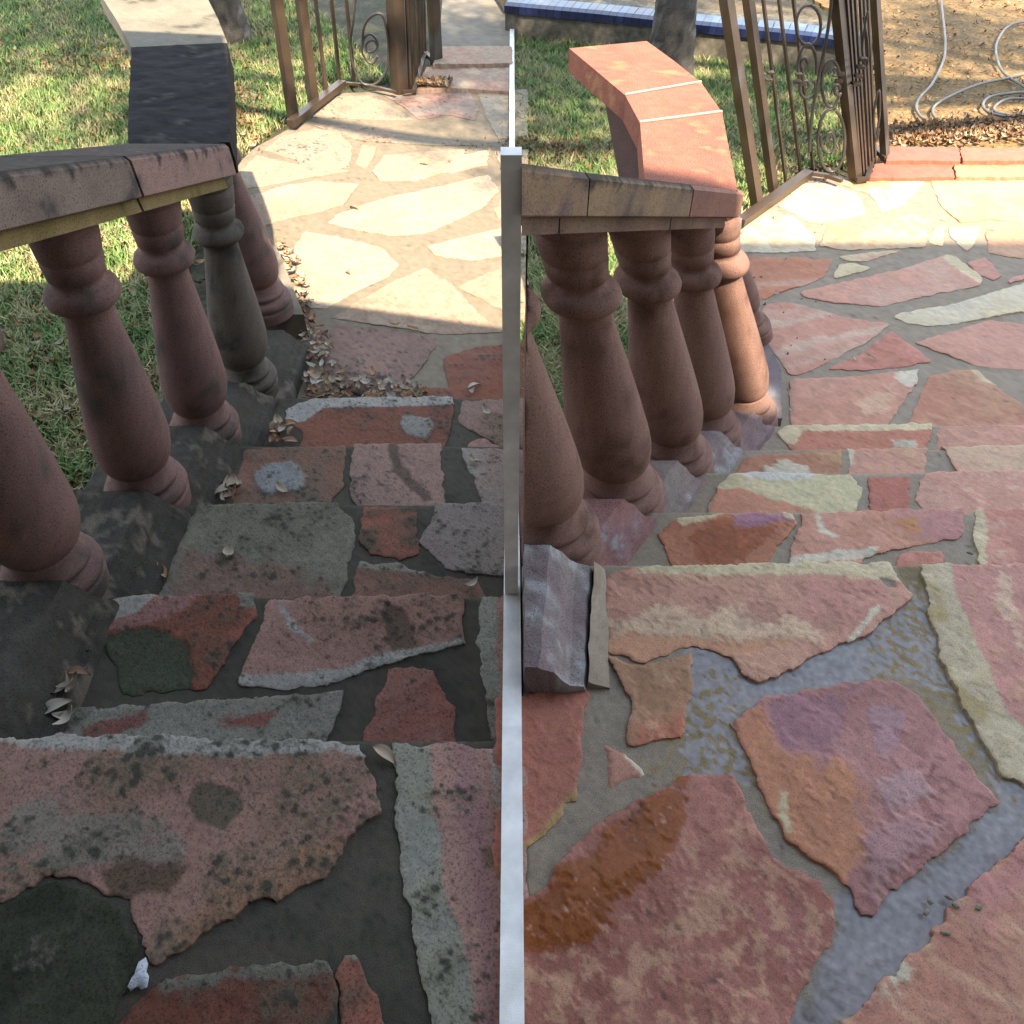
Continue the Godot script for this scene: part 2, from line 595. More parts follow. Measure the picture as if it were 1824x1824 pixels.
func left_flight() -> void:
	var root := thing("stone_staircase", "weathered lichen-spotted flagstone steps with dark grout, before cleaning", "stairs", Vector3(-0.5, 0, -1.2))
	var joint := {"base": GROUT_D, "second": Color(0.07, 0.063, 0.049), "lichen": 0.34, "moss": Color(0.036, 0.038, 0.026), "rough": 0.003, "jag": 0.0, "layers": 0.0, "edge": 0.004, "cracks": 0.6}
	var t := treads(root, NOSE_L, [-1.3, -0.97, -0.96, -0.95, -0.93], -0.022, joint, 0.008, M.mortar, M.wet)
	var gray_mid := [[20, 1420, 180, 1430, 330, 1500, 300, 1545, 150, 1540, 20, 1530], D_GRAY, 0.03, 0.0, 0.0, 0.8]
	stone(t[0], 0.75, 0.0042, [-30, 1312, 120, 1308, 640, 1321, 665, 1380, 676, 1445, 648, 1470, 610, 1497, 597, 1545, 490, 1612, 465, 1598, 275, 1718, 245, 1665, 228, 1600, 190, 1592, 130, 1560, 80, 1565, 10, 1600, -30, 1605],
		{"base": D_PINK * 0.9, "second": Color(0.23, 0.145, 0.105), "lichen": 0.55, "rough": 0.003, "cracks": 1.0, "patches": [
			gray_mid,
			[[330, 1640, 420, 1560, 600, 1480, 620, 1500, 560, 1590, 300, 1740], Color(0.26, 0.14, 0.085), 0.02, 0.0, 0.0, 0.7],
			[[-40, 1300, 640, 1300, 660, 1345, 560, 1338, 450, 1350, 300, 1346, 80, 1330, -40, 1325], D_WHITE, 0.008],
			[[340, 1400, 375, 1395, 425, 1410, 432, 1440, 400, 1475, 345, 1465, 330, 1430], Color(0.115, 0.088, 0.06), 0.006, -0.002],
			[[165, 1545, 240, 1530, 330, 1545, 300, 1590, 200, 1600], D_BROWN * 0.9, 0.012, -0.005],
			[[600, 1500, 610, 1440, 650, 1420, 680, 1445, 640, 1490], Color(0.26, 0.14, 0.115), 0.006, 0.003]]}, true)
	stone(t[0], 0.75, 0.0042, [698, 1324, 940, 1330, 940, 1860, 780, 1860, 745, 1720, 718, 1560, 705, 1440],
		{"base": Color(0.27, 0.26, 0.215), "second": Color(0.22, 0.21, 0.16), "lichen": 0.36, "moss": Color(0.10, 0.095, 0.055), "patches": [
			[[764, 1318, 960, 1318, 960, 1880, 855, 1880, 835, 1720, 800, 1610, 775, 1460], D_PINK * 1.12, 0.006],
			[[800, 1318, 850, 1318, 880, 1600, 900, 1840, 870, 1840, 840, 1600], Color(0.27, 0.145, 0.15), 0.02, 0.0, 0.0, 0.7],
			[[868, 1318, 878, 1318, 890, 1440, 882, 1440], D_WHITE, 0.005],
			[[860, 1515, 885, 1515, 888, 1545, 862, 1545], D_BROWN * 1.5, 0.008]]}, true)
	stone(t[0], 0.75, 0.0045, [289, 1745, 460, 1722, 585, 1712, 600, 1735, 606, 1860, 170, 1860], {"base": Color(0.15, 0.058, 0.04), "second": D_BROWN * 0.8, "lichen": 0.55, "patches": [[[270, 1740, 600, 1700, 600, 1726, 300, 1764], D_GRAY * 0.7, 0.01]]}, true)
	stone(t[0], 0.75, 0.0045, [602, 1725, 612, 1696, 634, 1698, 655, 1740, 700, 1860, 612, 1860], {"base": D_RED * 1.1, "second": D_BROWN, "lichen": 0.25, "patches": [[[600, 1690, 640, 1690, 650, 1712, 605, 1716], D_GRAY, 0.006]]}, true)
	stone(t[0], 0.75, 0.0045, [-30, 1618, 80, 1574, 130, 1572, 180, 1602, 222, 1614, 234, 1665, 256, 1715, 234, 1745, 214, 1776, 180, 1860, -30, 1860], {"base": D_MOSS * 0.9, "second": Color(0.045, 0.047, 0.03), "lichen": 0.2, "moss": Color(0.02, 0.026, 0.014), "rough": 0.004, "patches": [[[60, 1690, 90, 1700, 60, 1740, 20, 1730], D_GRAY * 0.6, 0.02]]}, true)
	# second tread
	stone(t[1], 0.60, 0.005, [205, 1062, 452, 1057, 457, 1100, 440, 1112, 385, 1200, 365, 1226, 215, 1236, 200, 1180, 168, 1126, 165, 1098], {"base": D_RED * 1.05, "second": Color(0.17, 0.075, 0.05), "lichen": 0.34, "cracks": 1.0, "patches": [
		[[190, 1050, 340, 1050, 300, 1075, 250, 1090, 200, 1110, 160, 1105], D_WHITE, 0.008],
		[[290, 1050, 370, 1050, 330, 1085, 260, 1112, 190, 1125, 165, 1110, 240, 1092], Color(0.27, 0.14, 0.12), 0.006],
		[[150, 1126, 260, 1118, 320, 1130, 350, 1180, 345, 1230, 200, 1250], D_MOSS * 1.8, 0.012, -0.004],
		[[420, 1050, 460, 1050, 460, 1085, 430, 1080], D_GRAY, 0.006]]}, true)
	stone(t[1], 0.60, 0.005, [480, 1065, 822, 1057, 828, 1145, 700, 1180, 555, 1225, 425, 1220, 440, 1170, 465, 1110], {"base": D_PINK * 1.12, "second": Color(0.27, 0.155, 0.12), "lichen": 0.3, "dots": Color(0.05, 0.042, 0.035), "patches": [
		[[690, 1076, 720, 1088, 738, 1130, 746, 1165, 700, 1172, 684, 1120], D_BROWN * 1.15, 0.005, -0.006],
		[[420, 1200, 520, 1200, 600, 1190, 700, 1158, 835, 1135, 835, 1160, 560, 1240, 415, 1235], D_WHITE, 0.007],
		[[500, 1068, 510, 1085, 530, 1115, 560, 1140, 552, 1146, 518, 1120, 494, 1080], D_WHITE, 0.005]]}, true)
	stone(t[1], 0.60, 0.005, [120, 1262, 400, 1246, 608, 1232, 606, 1268, 575, 1330, 560, 1356, 90, 1356], {"base": D_GRAY * 1.25, "second": D_GRAY, "lichen": 0.4, "moss": Color(0.07, 0.07, 0.05), "patches": [
		[[150, 1290, 240, 1270, 270, 1280, 200, 1320, 140, 1320], Color(0.19, 0.085, 0.065), 0.012], [[390, 1280, 440, 1268, 500, 1268, 470, 1292, 400, 1296], Color(0.2, 0.08, 0.065), 0.01]]}, true)
	stone(t[1], 0.60, 0.005, [690, 1192, 700, 1190, 775, 1191, 785, 1230, 806, 1252, 812, 1330, 800, 1356, 630, 1356], {"base": Color(0.25, 0.105, 0.08), "second": Color(0.24, 0.125, 0.10), "lichen": 0.33}, true)
	stone(t[1], 0.60, 0.005, [858, 1062, 940, 1062, 940, 1356, 875, 1356, 868, 1250, 852, 1150], {"base": Color(0.26, 0.255, 0.21), "second": D_GRAY, "lichen": 0.35, "patches": [[[884, 1050, 950, 1050, 950, 1360, 892, 1360], D_PINK, 0.006]]}, true)
	# third
	stone(t[2], 0.45, 0.006, [350, 897, 600, 895, 632, 930, 628, 965, 610, 1060, 600, 1098, 270, 1098, 300, 1010], {"base": Color(0.19, 0.175, 0.13), "second": Color(0.15, 0.135, 0.10), "lichen": 0.45, "patches": [
		[[290, 1100, 330, 980, 420, 985, 520, 1010, 590, 1060, 590, 1100], Color(0.20, 0.12, 0.09), 0.035, 0.0, 0.0, 0.85]]}, true)
	stone(t[2], 0.45, 0.006, [648, 902, 742, 902, 745, 985, 715, 994, 655, 986, 640, 962], {"base": D_RED * 1.2, "second": D_BROWN, "lichen": 0.35}, true)
	stone(t[2], 0.45, 0.006, [776, 896, 940, 894, 940, 1030, 860, 1022, 806, 1017, 744, 964, 768, 932], {"base": Color(0.26, 0.20, 0.18), "second": Color(0.22, 0.18, 0.155), "lichen": 0.3}, true)
	stone(t[2], 0.45, 0.006, [640, 1000, 710, 1005, 770, 1022, 850, 1034, 890, 1098, 620, 1098], {"base": Color(0.23, 0.125, 0.095), "second": D_BROWN * 1.4, "lichen": 0.36, "patches": [[[630, 990, 712, 998, 760, 1022, 640, 1012], D_GRAY * 1.3, 0.006]]}, true)
	stone(t[2], 0.45, 0.006, [890, 1062, 940, 1050, 940, 1098, 900, 1098], {"base": D_GRAY, "lichen": 0.4}, true)
	# fourth
	stone(t[3], 0.30, 0.007, [436, 800, 615, 792, 612, 860, 590, 890, 570, 930, 395, 930, 415, 870], {"base": Color(0.22, 0.115, 0.08), "second": D_BROWN * 1.3, "lichen": 0.4, "patches": [
		[[455, 840, 480, 822, 520, 824, 545, 850, 535, 875, 480, 880, 452, 862], Color(0.21, 0.205, 0.195), 0.01, 0.004]]}, true)
	stone(t[3], 0.30, 0.007, [630, 790, 785, 788, 790, 885, 800, 930, 690, 930, 625, 892, 624, 850], {"base": Color(0.29, 0.185, 0.145), "second": Color(0.25, 0.16, 0.13), "lichen": 0.34, "cracks": 1.0, "patches": [
		[[690, 786, 705, 786, 720, 830, 770, 890, 755, 895, 700, 840], Color(0.12, 0.085, 0.065), 0.008, -0.004]]}, true)
	stone(t[3], 0.30, 0.007, [820, 797, 940, 800, 940, 930, 870, 930, 845, 850, 832, 830], {"base": Color(0.27, 0.235, 0.195), "second": Color(0.25, 0.17, 0.14), "lichen": 0.25}, true)
	# fifth
	stone(t[4], 0.15, 0.007, [512, 725, 560, 708, 806, 706, 808, 735, 795, 790, 790, 826, 525, 826, 540, 768, 508, 745], {"base": Color(0.21, 0.088, 0.055), "second": Color(0.16, 0.07, 0.05), "lichen": 0.3, "cracks": 1.0, "patches": [
		[[500, 700, 820, 696, 812, 720, 700, 724, 575, 726, 540, 750, 500, 755], D_WHITE * 0.95, 0.006],
		[[718, 742, 765, 744, 772, 765, 755, 782, 725, 775, 714, 757], D_WHITE * 0.7, 0.008, 0.004]]}, true)
	stone(t[4], 0.15, 0.007, [825, 712, 940, 710, 940, 806, 893, 796, 815, 752], {"base": Color(0.25, 0.16, 0.13), "second": D_BROWN * 1.5, "lichen": 0.36}, true)
	stone(t[4], 0.15, 0.007, [835, 785, 870, 776, 905, 800, 900, 826, 830, 826], {"base": D_PINK, "second": D_RED, "lichen": 0.2}, true)

func right_flight() -> void:
	var root := thing("stone_staircase", "freshly washed red and cream flagstone steps with pale grout, still wet in places", "stairs", Vector3(0.9, 0, -1.3))
	var ochre := Color(0.27, 0.19, 0.07)
	var wetc := Color(0.225, 0.20, 0.195)
	var joint := {"base": GROUT_C, "second": Color(0.255, 0.205, 0.15), "rough": 0.004, "jag": 0.0, "layers": 0.0, "edge": 0.004, "cracks": 0.4, "blobs": [[[1540, 1120, 1640, 1060, 1700, 1180, 1770, 1370, 1740, 1380, 1650, 1230, 1590, 1190], ochre, 0.10, 4.2, 0.75], [[1230, 1230, 1290, 1220, 1300, 1300, 1320, 1370, 1220, 1390], ochre, 0.10, 4.2, 0.75]], "patches": [
		[[1228, 1140, 1310, 1150, 1355, 1210, 1300, 1290, 1345, 1400, 1290, 1400, 1215, 1390], wetc, 0.012, -0.002, 1.0],
		[[1310, 1150, 1420, 1160, 1560, 1110, 1630, 1040, 1700, 1190, 1780, 1380, 1840, 1400, 1840, 1520, 1700, 1640, 1580, 1750, 1480, 1860, 1400, 1860, 1480, 1700, 1500, 1590, 1640, 1560, 1790, 1430, 1690, 1240, 1590, 1195, 1340, 1260], wetc, 0.014, -0.002, 1.0],
		[[1590, 1000, 1650, 1000, 1650, 1050, 1625, 1060], Color(0.2, 0.15, 0.09), 0.006]]}
	var t := treads(root, NOSE_R, [0.022, 0.27, 0.48, 0.67, 0.86], 2.2, joint, 0.006, M.mortar, M.puddle)
	stone(t[0], 0.75, 0.0042, [1082, 1020, 1122, 1008, 1590, 999, 1602, 1025, 1624, 1060, 1600, 1082, 1545, 1130, 1500, 1145, 1440, 1172, 1352, 1216, 1330, 1200, 1300, 1166, 1230, 1152, 1180, 1165, 1150, 1178, 1085, 1162, 1075, 1100],
		{"base": PINK, "second": Color(0.44, 0.235, 0.165), "flecks": RUST, "cracks": 1.0, "patches": [
			[[1080, 1100, 1300, 1085, 1420, 1110, 1500, 1120, 1300, 1160, 1120, 1170, 1075, 1150], Color(0.50, 0.36, 0.25), 0.03, 0.0, 0.0, 0.8],
			[[1080, 1135, 1180, 1128, 1300, 1140, 1420, 1140, 1340, 1165, 1090, 1180], Color(0.45, 0.22, 0.13), 0.012, -0.003],
			[[1420, 1030, 1610, 1025, 1600, 1080, 1500, 1130, 1430, 1080], Color(0.40, 0.17, 0.15), 0.04, 0.0, 0.0, 0.7],
			[[1130, 990, 1600, 985, 1615, 1035, 1560, 1030, 1460, 1022, 1300, 1024, 1140, 1020], CREAM * 1.05, 0.006],
			[[1565, 1028, 1590, 1034, 1598, 1048, 1580, 1046], GROUT_C * 0.7, 0.004, -0.004],
			[[1500, 1150, 1560, 1080, 1570, 1082, 1510, 1152], CHALK, 0.003]]}, false)
	stone(t[0], 0.75, 0.0045, [1088, 1172, 1150, 1186, 1232, 1160, 1233, 1200, 1225, 1290, 1216, 1312, 1118, 1326, 1125, 1260, 1105, 1210], {"base": Color(0.33, 0.165, 0.085), "second": Color(0.30, 0.155, 0.09), "flecks": CREAM, "patches": [
		[[1120, 1340, 1160, 1290, 1225, 1270, 1220, 1330], Color(0.36, 0.12, 0.065), 0.02]]}, false)
	stone(t[0], 0.75, 0.0045, [880, 1236, 1046, 1232, 1040, 1285, 1026, 1420, 920, 1532, 880, 1570], {"base": Color(0.36, 0.125, 0.085), "second": Color(0.31, 0.105, 0.075), "flecks": RUST, "patches": [
		[[1010, 1420, 1030, 1400, 1035, 1440, 920, 1545, 880, 1580, 890, 1550], Color(0.34, 0.21, 0.09), 0.006]]}, false)
	stone(t[0], 0.75, 0.004, [1072, 1316, 1100, 1325, 1158, 1380, 1130, 1391, 1082, 1412], {"base": PINK, "second": ROSE, "edge": 0.009, "patches": [[[1100, 1318, 1165, 1375, 1150, 1392, 1115, 1345], CHALK * 1.1, 0.006]]}, false)
	var pale := Color(0.40, 0.205, 0.14)
	var drops := []
	var full := [930, 1705, 1150, 1650, 1330, 1600, 1440, 1640, 1400, 1850, 930, 1850]
	for b in [[1165, 1650, 1290, 1620, 1300, 1655, 1180, 1672], [1120, 1690, 1190, 1685, 1170, 1730, 1125, 1740], [1035, 1700, 1048, 1700, 1050, 1824, 1038, 1824], [1100, 1740, 1150, 1730, 1140, 1770, 1090, 1790], [1240, 1590, 1300, 1570, 1290, 1640, 1230, 1650], [985, 1735, 1020, 1725, 1015, 1790, 985, 1780], [1290, 1690, 1330, 1660, 1340, 1690, 1295, 1715], [930, 1720, 960, 1715, 965, 1745, 932, 1765]]:
		drops.append([b, pale, 0.008, 0.0, -1.0])
	stone(t[0], 0.75, 0.0042, [880, 1640, 960, 1585, 1030, 1500, 1120, 1430, 1215, 1385, 1310, 1375, 1330, 1440, 1345, 1480, 1395, 1540, 1460, 1565, 1482, 1600, 1484, 1690, 1440, 1730, 1385, 1860, 880, 1860],
		{"base": Color(0.28, 0.095, 0.07), "second": Color(0.32, 0.125, 0.10), "cracks": 1.0, "blobs": [[full, pale, 0.30, 2.4, 0.95], [[1210, 1490, 1490, 1500, 1490, 1700, 1270, 1620], pale, 0.20, 1.5, 0.85]], "patches": [
			[[1390, 1590, 1440, 1600, 1450, 1680, 1400, 1740, 1370, 1680], Color(0.29, 0.10, 0.09), 0.03],
			[[880, 1650, 1000, 1555, 1100, 1455, 1220, 1385, 1230, 1440, 1190, 1520, 1120, 1610, 1050, 1690, 930, 1690, 880, 1700], Color(0.235, 0.078, 0.028), 0.02, 0.0, 1.0]] + drops}, false)
	stone(t[0], 0.75, 0.0042, [1300, 1288, 1350, 1245, 1440, 1226, 1590, 1205, 1640, 1240, 1700, 1330, 1780, 1430, 1720, 1482, 1590, 1590, 1562, 1626, 1520, 1620, 1524, 1578, 1500, 1570, 1440, 1520, 1398, 1492, 1340, 1370],
		{"base": Color(0.32, 0.135, 0.125), "second": Color(0.34, 0.155, 0.15), "cracks": 1.6, "rough": 0.003, "patches": [
			[[1290, 1290, 1370, 1260, 1400, 1330, 1500, 1370, 1550, 1420, 1545, 1520, 1510, 1600, 1380, 1500, 1330, 1400], Color(0.38, 0.155, 0.085), 0.03],
			[[1370, 1250, 1530, 1220, 1500, 1300, 1470, 1340, 1390, 1330], Color(0.26, 0.115, 0.14), 0.02, -0.003],
			[[1540, 1250, 1600, 1260, 1600, 1330, 1560, 1340], Color(0.30, 0.16, 0.19), 0.015],
			[[1550, 1480, 1600, 1460, 1680, 1470, 1600, 1560, 1560, 1620, 1530, 1600], Color(0.31, 0.155, 0.165), 0.015, 0.003],
			[[1560, 1390, 1650, 1370, 1660, 1420, 1580, 1440], Color(0.33, 0.185, 0.195), 0.012, 0.002],
			[[1385, 1400, 1395, 1400, 1410, 1480, 1400, 1480], CREAM, 0.01]]}, false)
	stone(t[0], 0.75, 0.0045, [1642, 1003, 1850, 1005, 1850, 1410, 1785, 1378, 1745, 1310, 1690, 1200, 1658, 1100], {"base": Color(0.43, 0.37, 0.26), "second": Color(0.40, 0.32, 0.22), "flecks": ochre, "patches": [
		[[1690, 990, 1870, 990, 1870, 1360, 1790, 1260, 1735, 1130, 1702, 1060], Color(0.40, 0.18, 0.155), 0.006],
		[[1770, 990, 1790, 990, 1810, 1100, 1830, 1180, 1810, 1150, 1780, 1070], Color(0.46, 0.29, 0.22), 0.015],
		[[1655, 1040, 1680, 1050, 1690, 1110, 1662, 1100], ochre, 0.02, 0.0, 0.0, 0.7], [[1710, 1230, 1750, 1240, 1760, 1290, 1730, 1270], ochre, 0.02, 0.0, 0.0, 0.8]]}, false)
	stone(t[0], 0.75, 0.0045, [1470, 1860, 1560, 1760, 1640, 1690, 1700, 1610, 1850, 1475, 1850, 1860], {"base": Color(0.40, 0.165, 0.12), "second": Color(0.39, 0.18, 0.13), "flecks": RUST, "band": [Color(0.46, 0.27, 0.18), 2.35, 70.0, 0.6], "patches": [
		[[1560, 1770, 1600, 1715, 1615, 1730, 1590, 1780, 1560, 1800], CHALK, 0.015], [[1680, 1620, 1840, 1480, 1840, 1560, 1700, 1650], Color(0.38, 0.16, 0.15), 0.03]]}, false)
	# second tread
	stone(t[1], 0.60, 0.005, [1205, 922, 1300, 915, 1413, 914, 1420, 930, 1365, 1000, 1350, 1040, 1210, 1040, 1190, 985, 1170, 950], {"base": Color(0.33, 0.115, 0.055), "second": Color(0.36, 0.14, 0.07), "cracks": 1.0, "patches": [
		[[1190, 905, 1310, 905, 1260, 925, 1215, 935], CREAM * 1.1, 0.006], [[1320, 905, 1425, 905, 1425, 925, 1390, 930, 1330, 950, 1290, 950], Color(0.33, 0.16, 0.20), 0.012, 0.0, 1.0],
		[[1230, 940, 1330, 930, 1400, 930, 1330, 1000, 1240, 1000], Color(0.27, 0.085, 0.035), 0.03, 0.0, 1.0], [[1380, 905, 1420, 905, 1420, 926, 1395, 922], CREAM, 0.005]]}, false)
	stone(t[1], 0.60, 0.005, [1428, 917, 1560, 906, 1715, 905, 1716, 955, 1620, 972, 1540, 992, 1500, 1040, 1395, 1040, 1412, 980], {"base": Color(0.42, 0.185, 0.12), "second": PINK, "patches": [
		[[1590, 900, 1730, 900, 1720, 960, 1640, 965, 1600, 940], Color(0.37, 0.16, 0.15), 0.02], [[1602, 925, 1630, 920, 1640, 945, 1615, 950], Color(0.36, 0.15, 0.06), 0.012],
		[[1450, 915, 1458, 915, 1470, 940, 1495, 955, 1488, 960, 1460, 946], CHALK, 0.005], [[1400, 990, 1560, 975, 1560, 992, 1400, 1010], CHALK * 0.95, 0.006]]}, false)
	stone(t[1], 0.60, 0.005, [1735, 905, 1850, 905, 1850, 1040, 1748, 1040, 1738, 960], {"base": ROSE, "second": PINK, "flecks": CHALK, "patches": [[[1728, 895, 1752, 895, 1762, 1040, 1740, 1040], CREAM, 0.006]]}, false)
	stone(t[1], 0.60, 0.005, [1600, 990, 1620, 983, 1677, 981, 1682, 1030, 1585, 1030], {"base": ORANGE, "second": ROSE}, false)
	# third
	stone(t[2], 0.45, 0.006, [1282, 860, 1300, 843, 1380, 838, 1520, 845, 1537, 870, 1527, 905, 1500, 945, 1262, 945, 1262, 900], {"base": Color(0.46, 0.40, 0.25), "second": CREAM, "flecks": ochre, "patches": [
		[[1255, 950, 1270, 870, 1320, 870, 1400, 895, 1470, 920, 1470, 950], Color(0.40, 0.165, 0.10), 0.007], [[1300, 838, 1450, 835, 1450, 850, 1380, 858], Color(0.48, 0.45, 0.44), 0.01]]}, false)
	stone(t[2], 0.45, 0.006, [1548, 848, 1620, 846, 1622, 900, 1615, 945, 1555, 945, 1550, 890], {"base": Color(0.33, 0.10, 0.065), "second": Color(0.34, 0.13, 0.12), "cracks": 1.0}, false)
	stone(t[2], 0.45, 0.006, [1650, 840, 1850, 836, 1850, 945, 1660, 945, 1635, 892, 1630, 875], {"base": Color(0.42, 0.225, 0.175), "second": PINK, "flecks": CHALK}, false)
	# fourth
	stone(t[3], 0.30, 0.007, [1330, 812, 1500, 800, 1498, 835, 1495, 875, 1305, 875, 1310, 840], {"base": Color(0.33, 0.13, 0.075), "second": Color(0.32, 0.17, 0.085), "patches": [[[1365, 830, 1400, 820, 1440, 830, 1440, 870, 1340, 870], CHALK * 0.95, 0.012, 0.003]]}, false)
	stone(t[3], 0.30, 0.007, [1512, 799, 1650, 797, 1650, 840, 1642, 875, 1514, 875], {"base": PINK, "second": Color(0.40, 0.215, 0.14), "patches": [[[1510, 795, 1520, 795, 1522, 825, 1512, 830], CHALK, 0.006]]}, false)
	stone(t[3], 0.30, 0.007, [1680, 795, 1850, 790, 1850, 875, 1720, 875, 1702, 832], {"base": Color(0.45, 0.32, 0.21), "second": Color(0.42, 0.24, 0.17), "cracks": 1.0}, false)
	# fifth
	stone(t[4], 0.15, 0.007, [1383, 772, 1400, 757, 1658, 754, 1660, 770, 1650, 800, 1640, 835, 1400, 835, 1412, 802], {"base": Color(0.38, 0.14, 0.075), "second": Color(0.35, 0.125, 0.08), "cracks": 1.0, "patches": [
		[[1375, 745, 1670, 745, 1665, 766, 1430, 768, 1415, 792, 1380, 785], CREAM * 1.05, 0.006], [[1590, 785, 1630, 786, 1630, 797, 1595, 797], CHALK * 0.8, 0.008]]}, false)
	stone(t[4], 0.15, 0.007, [1672, 758, 1850, 755, 1850, 835, 1665, 835, 1670, 790], {"base": Color(0.40, 0.19, 0.14), "second": PINK, "flecks": RUST}, false)

# ---------------------------------------------------------------- landings
func landings() -> void:
	var joint_l := {"base": Color(0.225, 0.182, 0.13), "second": Color(0.19, 0.155, 0.11), "rough": 0.004, "jag": 0.0, "layers": 0.0, "cracks": 0.5}
	var outline := plan([470, 760, 545, 560, 415, 300, 455, 262, 530, 220, 598, 166, 735, 160, 905, 156], 0.0)
	outline.append(Vector2(-0.022, -6.3))
	outline.append(Vector2(-0.022, -2.4))
	outline.append(Vector2(-0.9, -2.4))
	var land := put("landing_left", slab_mesh(outline, 0.0, 0.2, 0.02, joint_l, M.mortar, M.wet))
	structure(land)
	var buff := Color(0.30, 0.235, 0.17)
	var warm := Color(0.29, 0.205, 0.145)
	var dull := Color(0.25, 0.21, 0.15)
	for s in [
		[[575, 640, 595, 577, 650, 582, 776, 599, 774, 620, 735, 671, 700, 695, 640, 702, 600, 690], {"base": Color(0.25, 0.16, 0.125), "second": Color(0.21, 0.135, 0.11), "lichen": 0.38, "patches": [[[600, 585, 660, 590, 700, 650, 680, 690, 640, 650], Color(0.26, 0.165, 0.13), 0.04]]}],
		[[788, 637, 836, 620, 940, 607, 940, 740, 740, 740, 690, 716, 754, 690, 800, 690], {"base": Color(0.22, 0.09, 0.055), "second": Color(0.19, 0.085, 0.06), "lichen": 0.25, "rough": 0.006, "cracks": 2.0}],
		[[522, 438, 545, 412, 600, 420, 680, 440, 712, 472, 690, 492, 630, 520, 580, 548, 550, 548, 530, 490], {"base": Color(0.34, 0.275, 0.205), "second": buff}],
		[[590, 565, 640, 535, 700, 500, 758, 476, 800, 500, 850, 555, 893, 590, 780, 594, 650, 574], {"base": warm, "second": buff, "cracks": 1.0}],
		[[816, 512, 835, 500, 940, 455, 940, 575, 870, 538], {"base": buff, "second": warm}],
		[[760, 438, 800, 428, 940, 392, 940, 448, 840, 463, 775, 455], {"base": Color(0.34, 0.275, 0.205), "second": buff}],
		[[583, 396, 600, 380, 690, 350, 790, 330, 868, 310, 890, 338, 860, 370, 760, 414, 700, 420, 640, 410], {"base": Color(0.34, 0.275, 0.205), "second": buff, "flecks": warm}],
		[[436, 352, 500, 330, 560, 322, 640, 326, 612, 364, 560, 380, 500, 392, 470, 402, 442, 376], {"base": Color(0.34, 0.275, 0.205), "second": warm}],
		[[428, 305, 458, 276, 520, 290, 628, 304, 560, 314, 436, 336], {"base": buff, "second": dull}],
		[[470, 266, 500, 242, 560, 228, 600, 232, 628, 260, 622, 298, 545, 304, 528, 285], {"base": buff, "second": Color(0.24, 0.21, 0.16), "lichen": 0.3}],
		[[633, 292, 646, 256, 672, 260, 666, 276, 650, 300], {"base": Color(0.42, 0.24, 0.16), "second": warm}],
		[[664, 305, 684, 276, 760, 268, 830, 264, 815, 300, 740, 322, 676, 322], {"base": warm, "second": buff}],
		[[552, 208, 600, 171, 664, 168, 720, 202, 738, 214, 650, 212], {"base": buff, "second": dull, "lichen": 0.25}],
		[[684, 169, 838, 163, 852, 190, 846, 214, 800, 204, 748, 213, 722, 192], {"base": Color(0.24, 0.20, 0.17), "second": Color(0.26, 0.15, 0.12), "lichen": 0.3}],
		[[850, 163, 940, 158, 940, 240, 888, 247, 864, 202], {"base": Color(0.25, 0.22, 0.18), "second": dull, "lichen": 0.3}],
		[[556, 222, 640, 222, 735, 238, 850, 258, 780, 258, 640, 250], {"base": dull, "second": warm, "lichen": 0.3}],
		[[782, 300, 826, 274, 872, 266, 868, 294, 800, 308], {"base": Color(0.34, 0.275, 0.205), "second": buff}],
		[[880, 268, 940, 266, 940, 310, 890, 292], {"base": Color(0.34, 0.275, 0.205), "second": buff}],
		[[890, 305, 940, 320, 940, 380, 885, 390, 880, 372, 900, 345], {"base": buff, "second": warm}]]:
		stone(land, 0.0, 0.013, s[0], s[1], true)
	var joint_r := {"base": Color(0.30, 0.24, 0.18), "second": Color(0.26, 0.21, 0.155), "rough": 0.003, "jag": 0.0, "layers": 0.0, "cracks": 0.4}
	outline = plan([1330, 800, 1385, 690, 1340, 560, 1300, 455, 1322, 392, 1440, 312, 1560, 318, 2100, 318], 0.0)
	outline.append(Vector2(4.4, -2.2))
	outline.append(Vector2(0.9, -2.2))
	land = put("landing_right", slab_mesh(outline, 0.0, 0.2, 0.02, joint_r, M.mortar, M.wet))
	structure(land)
	var sandy := Color(0.42, 0.31, 0.21)
	var peach := Color(0.42, 0.24, 0.14)
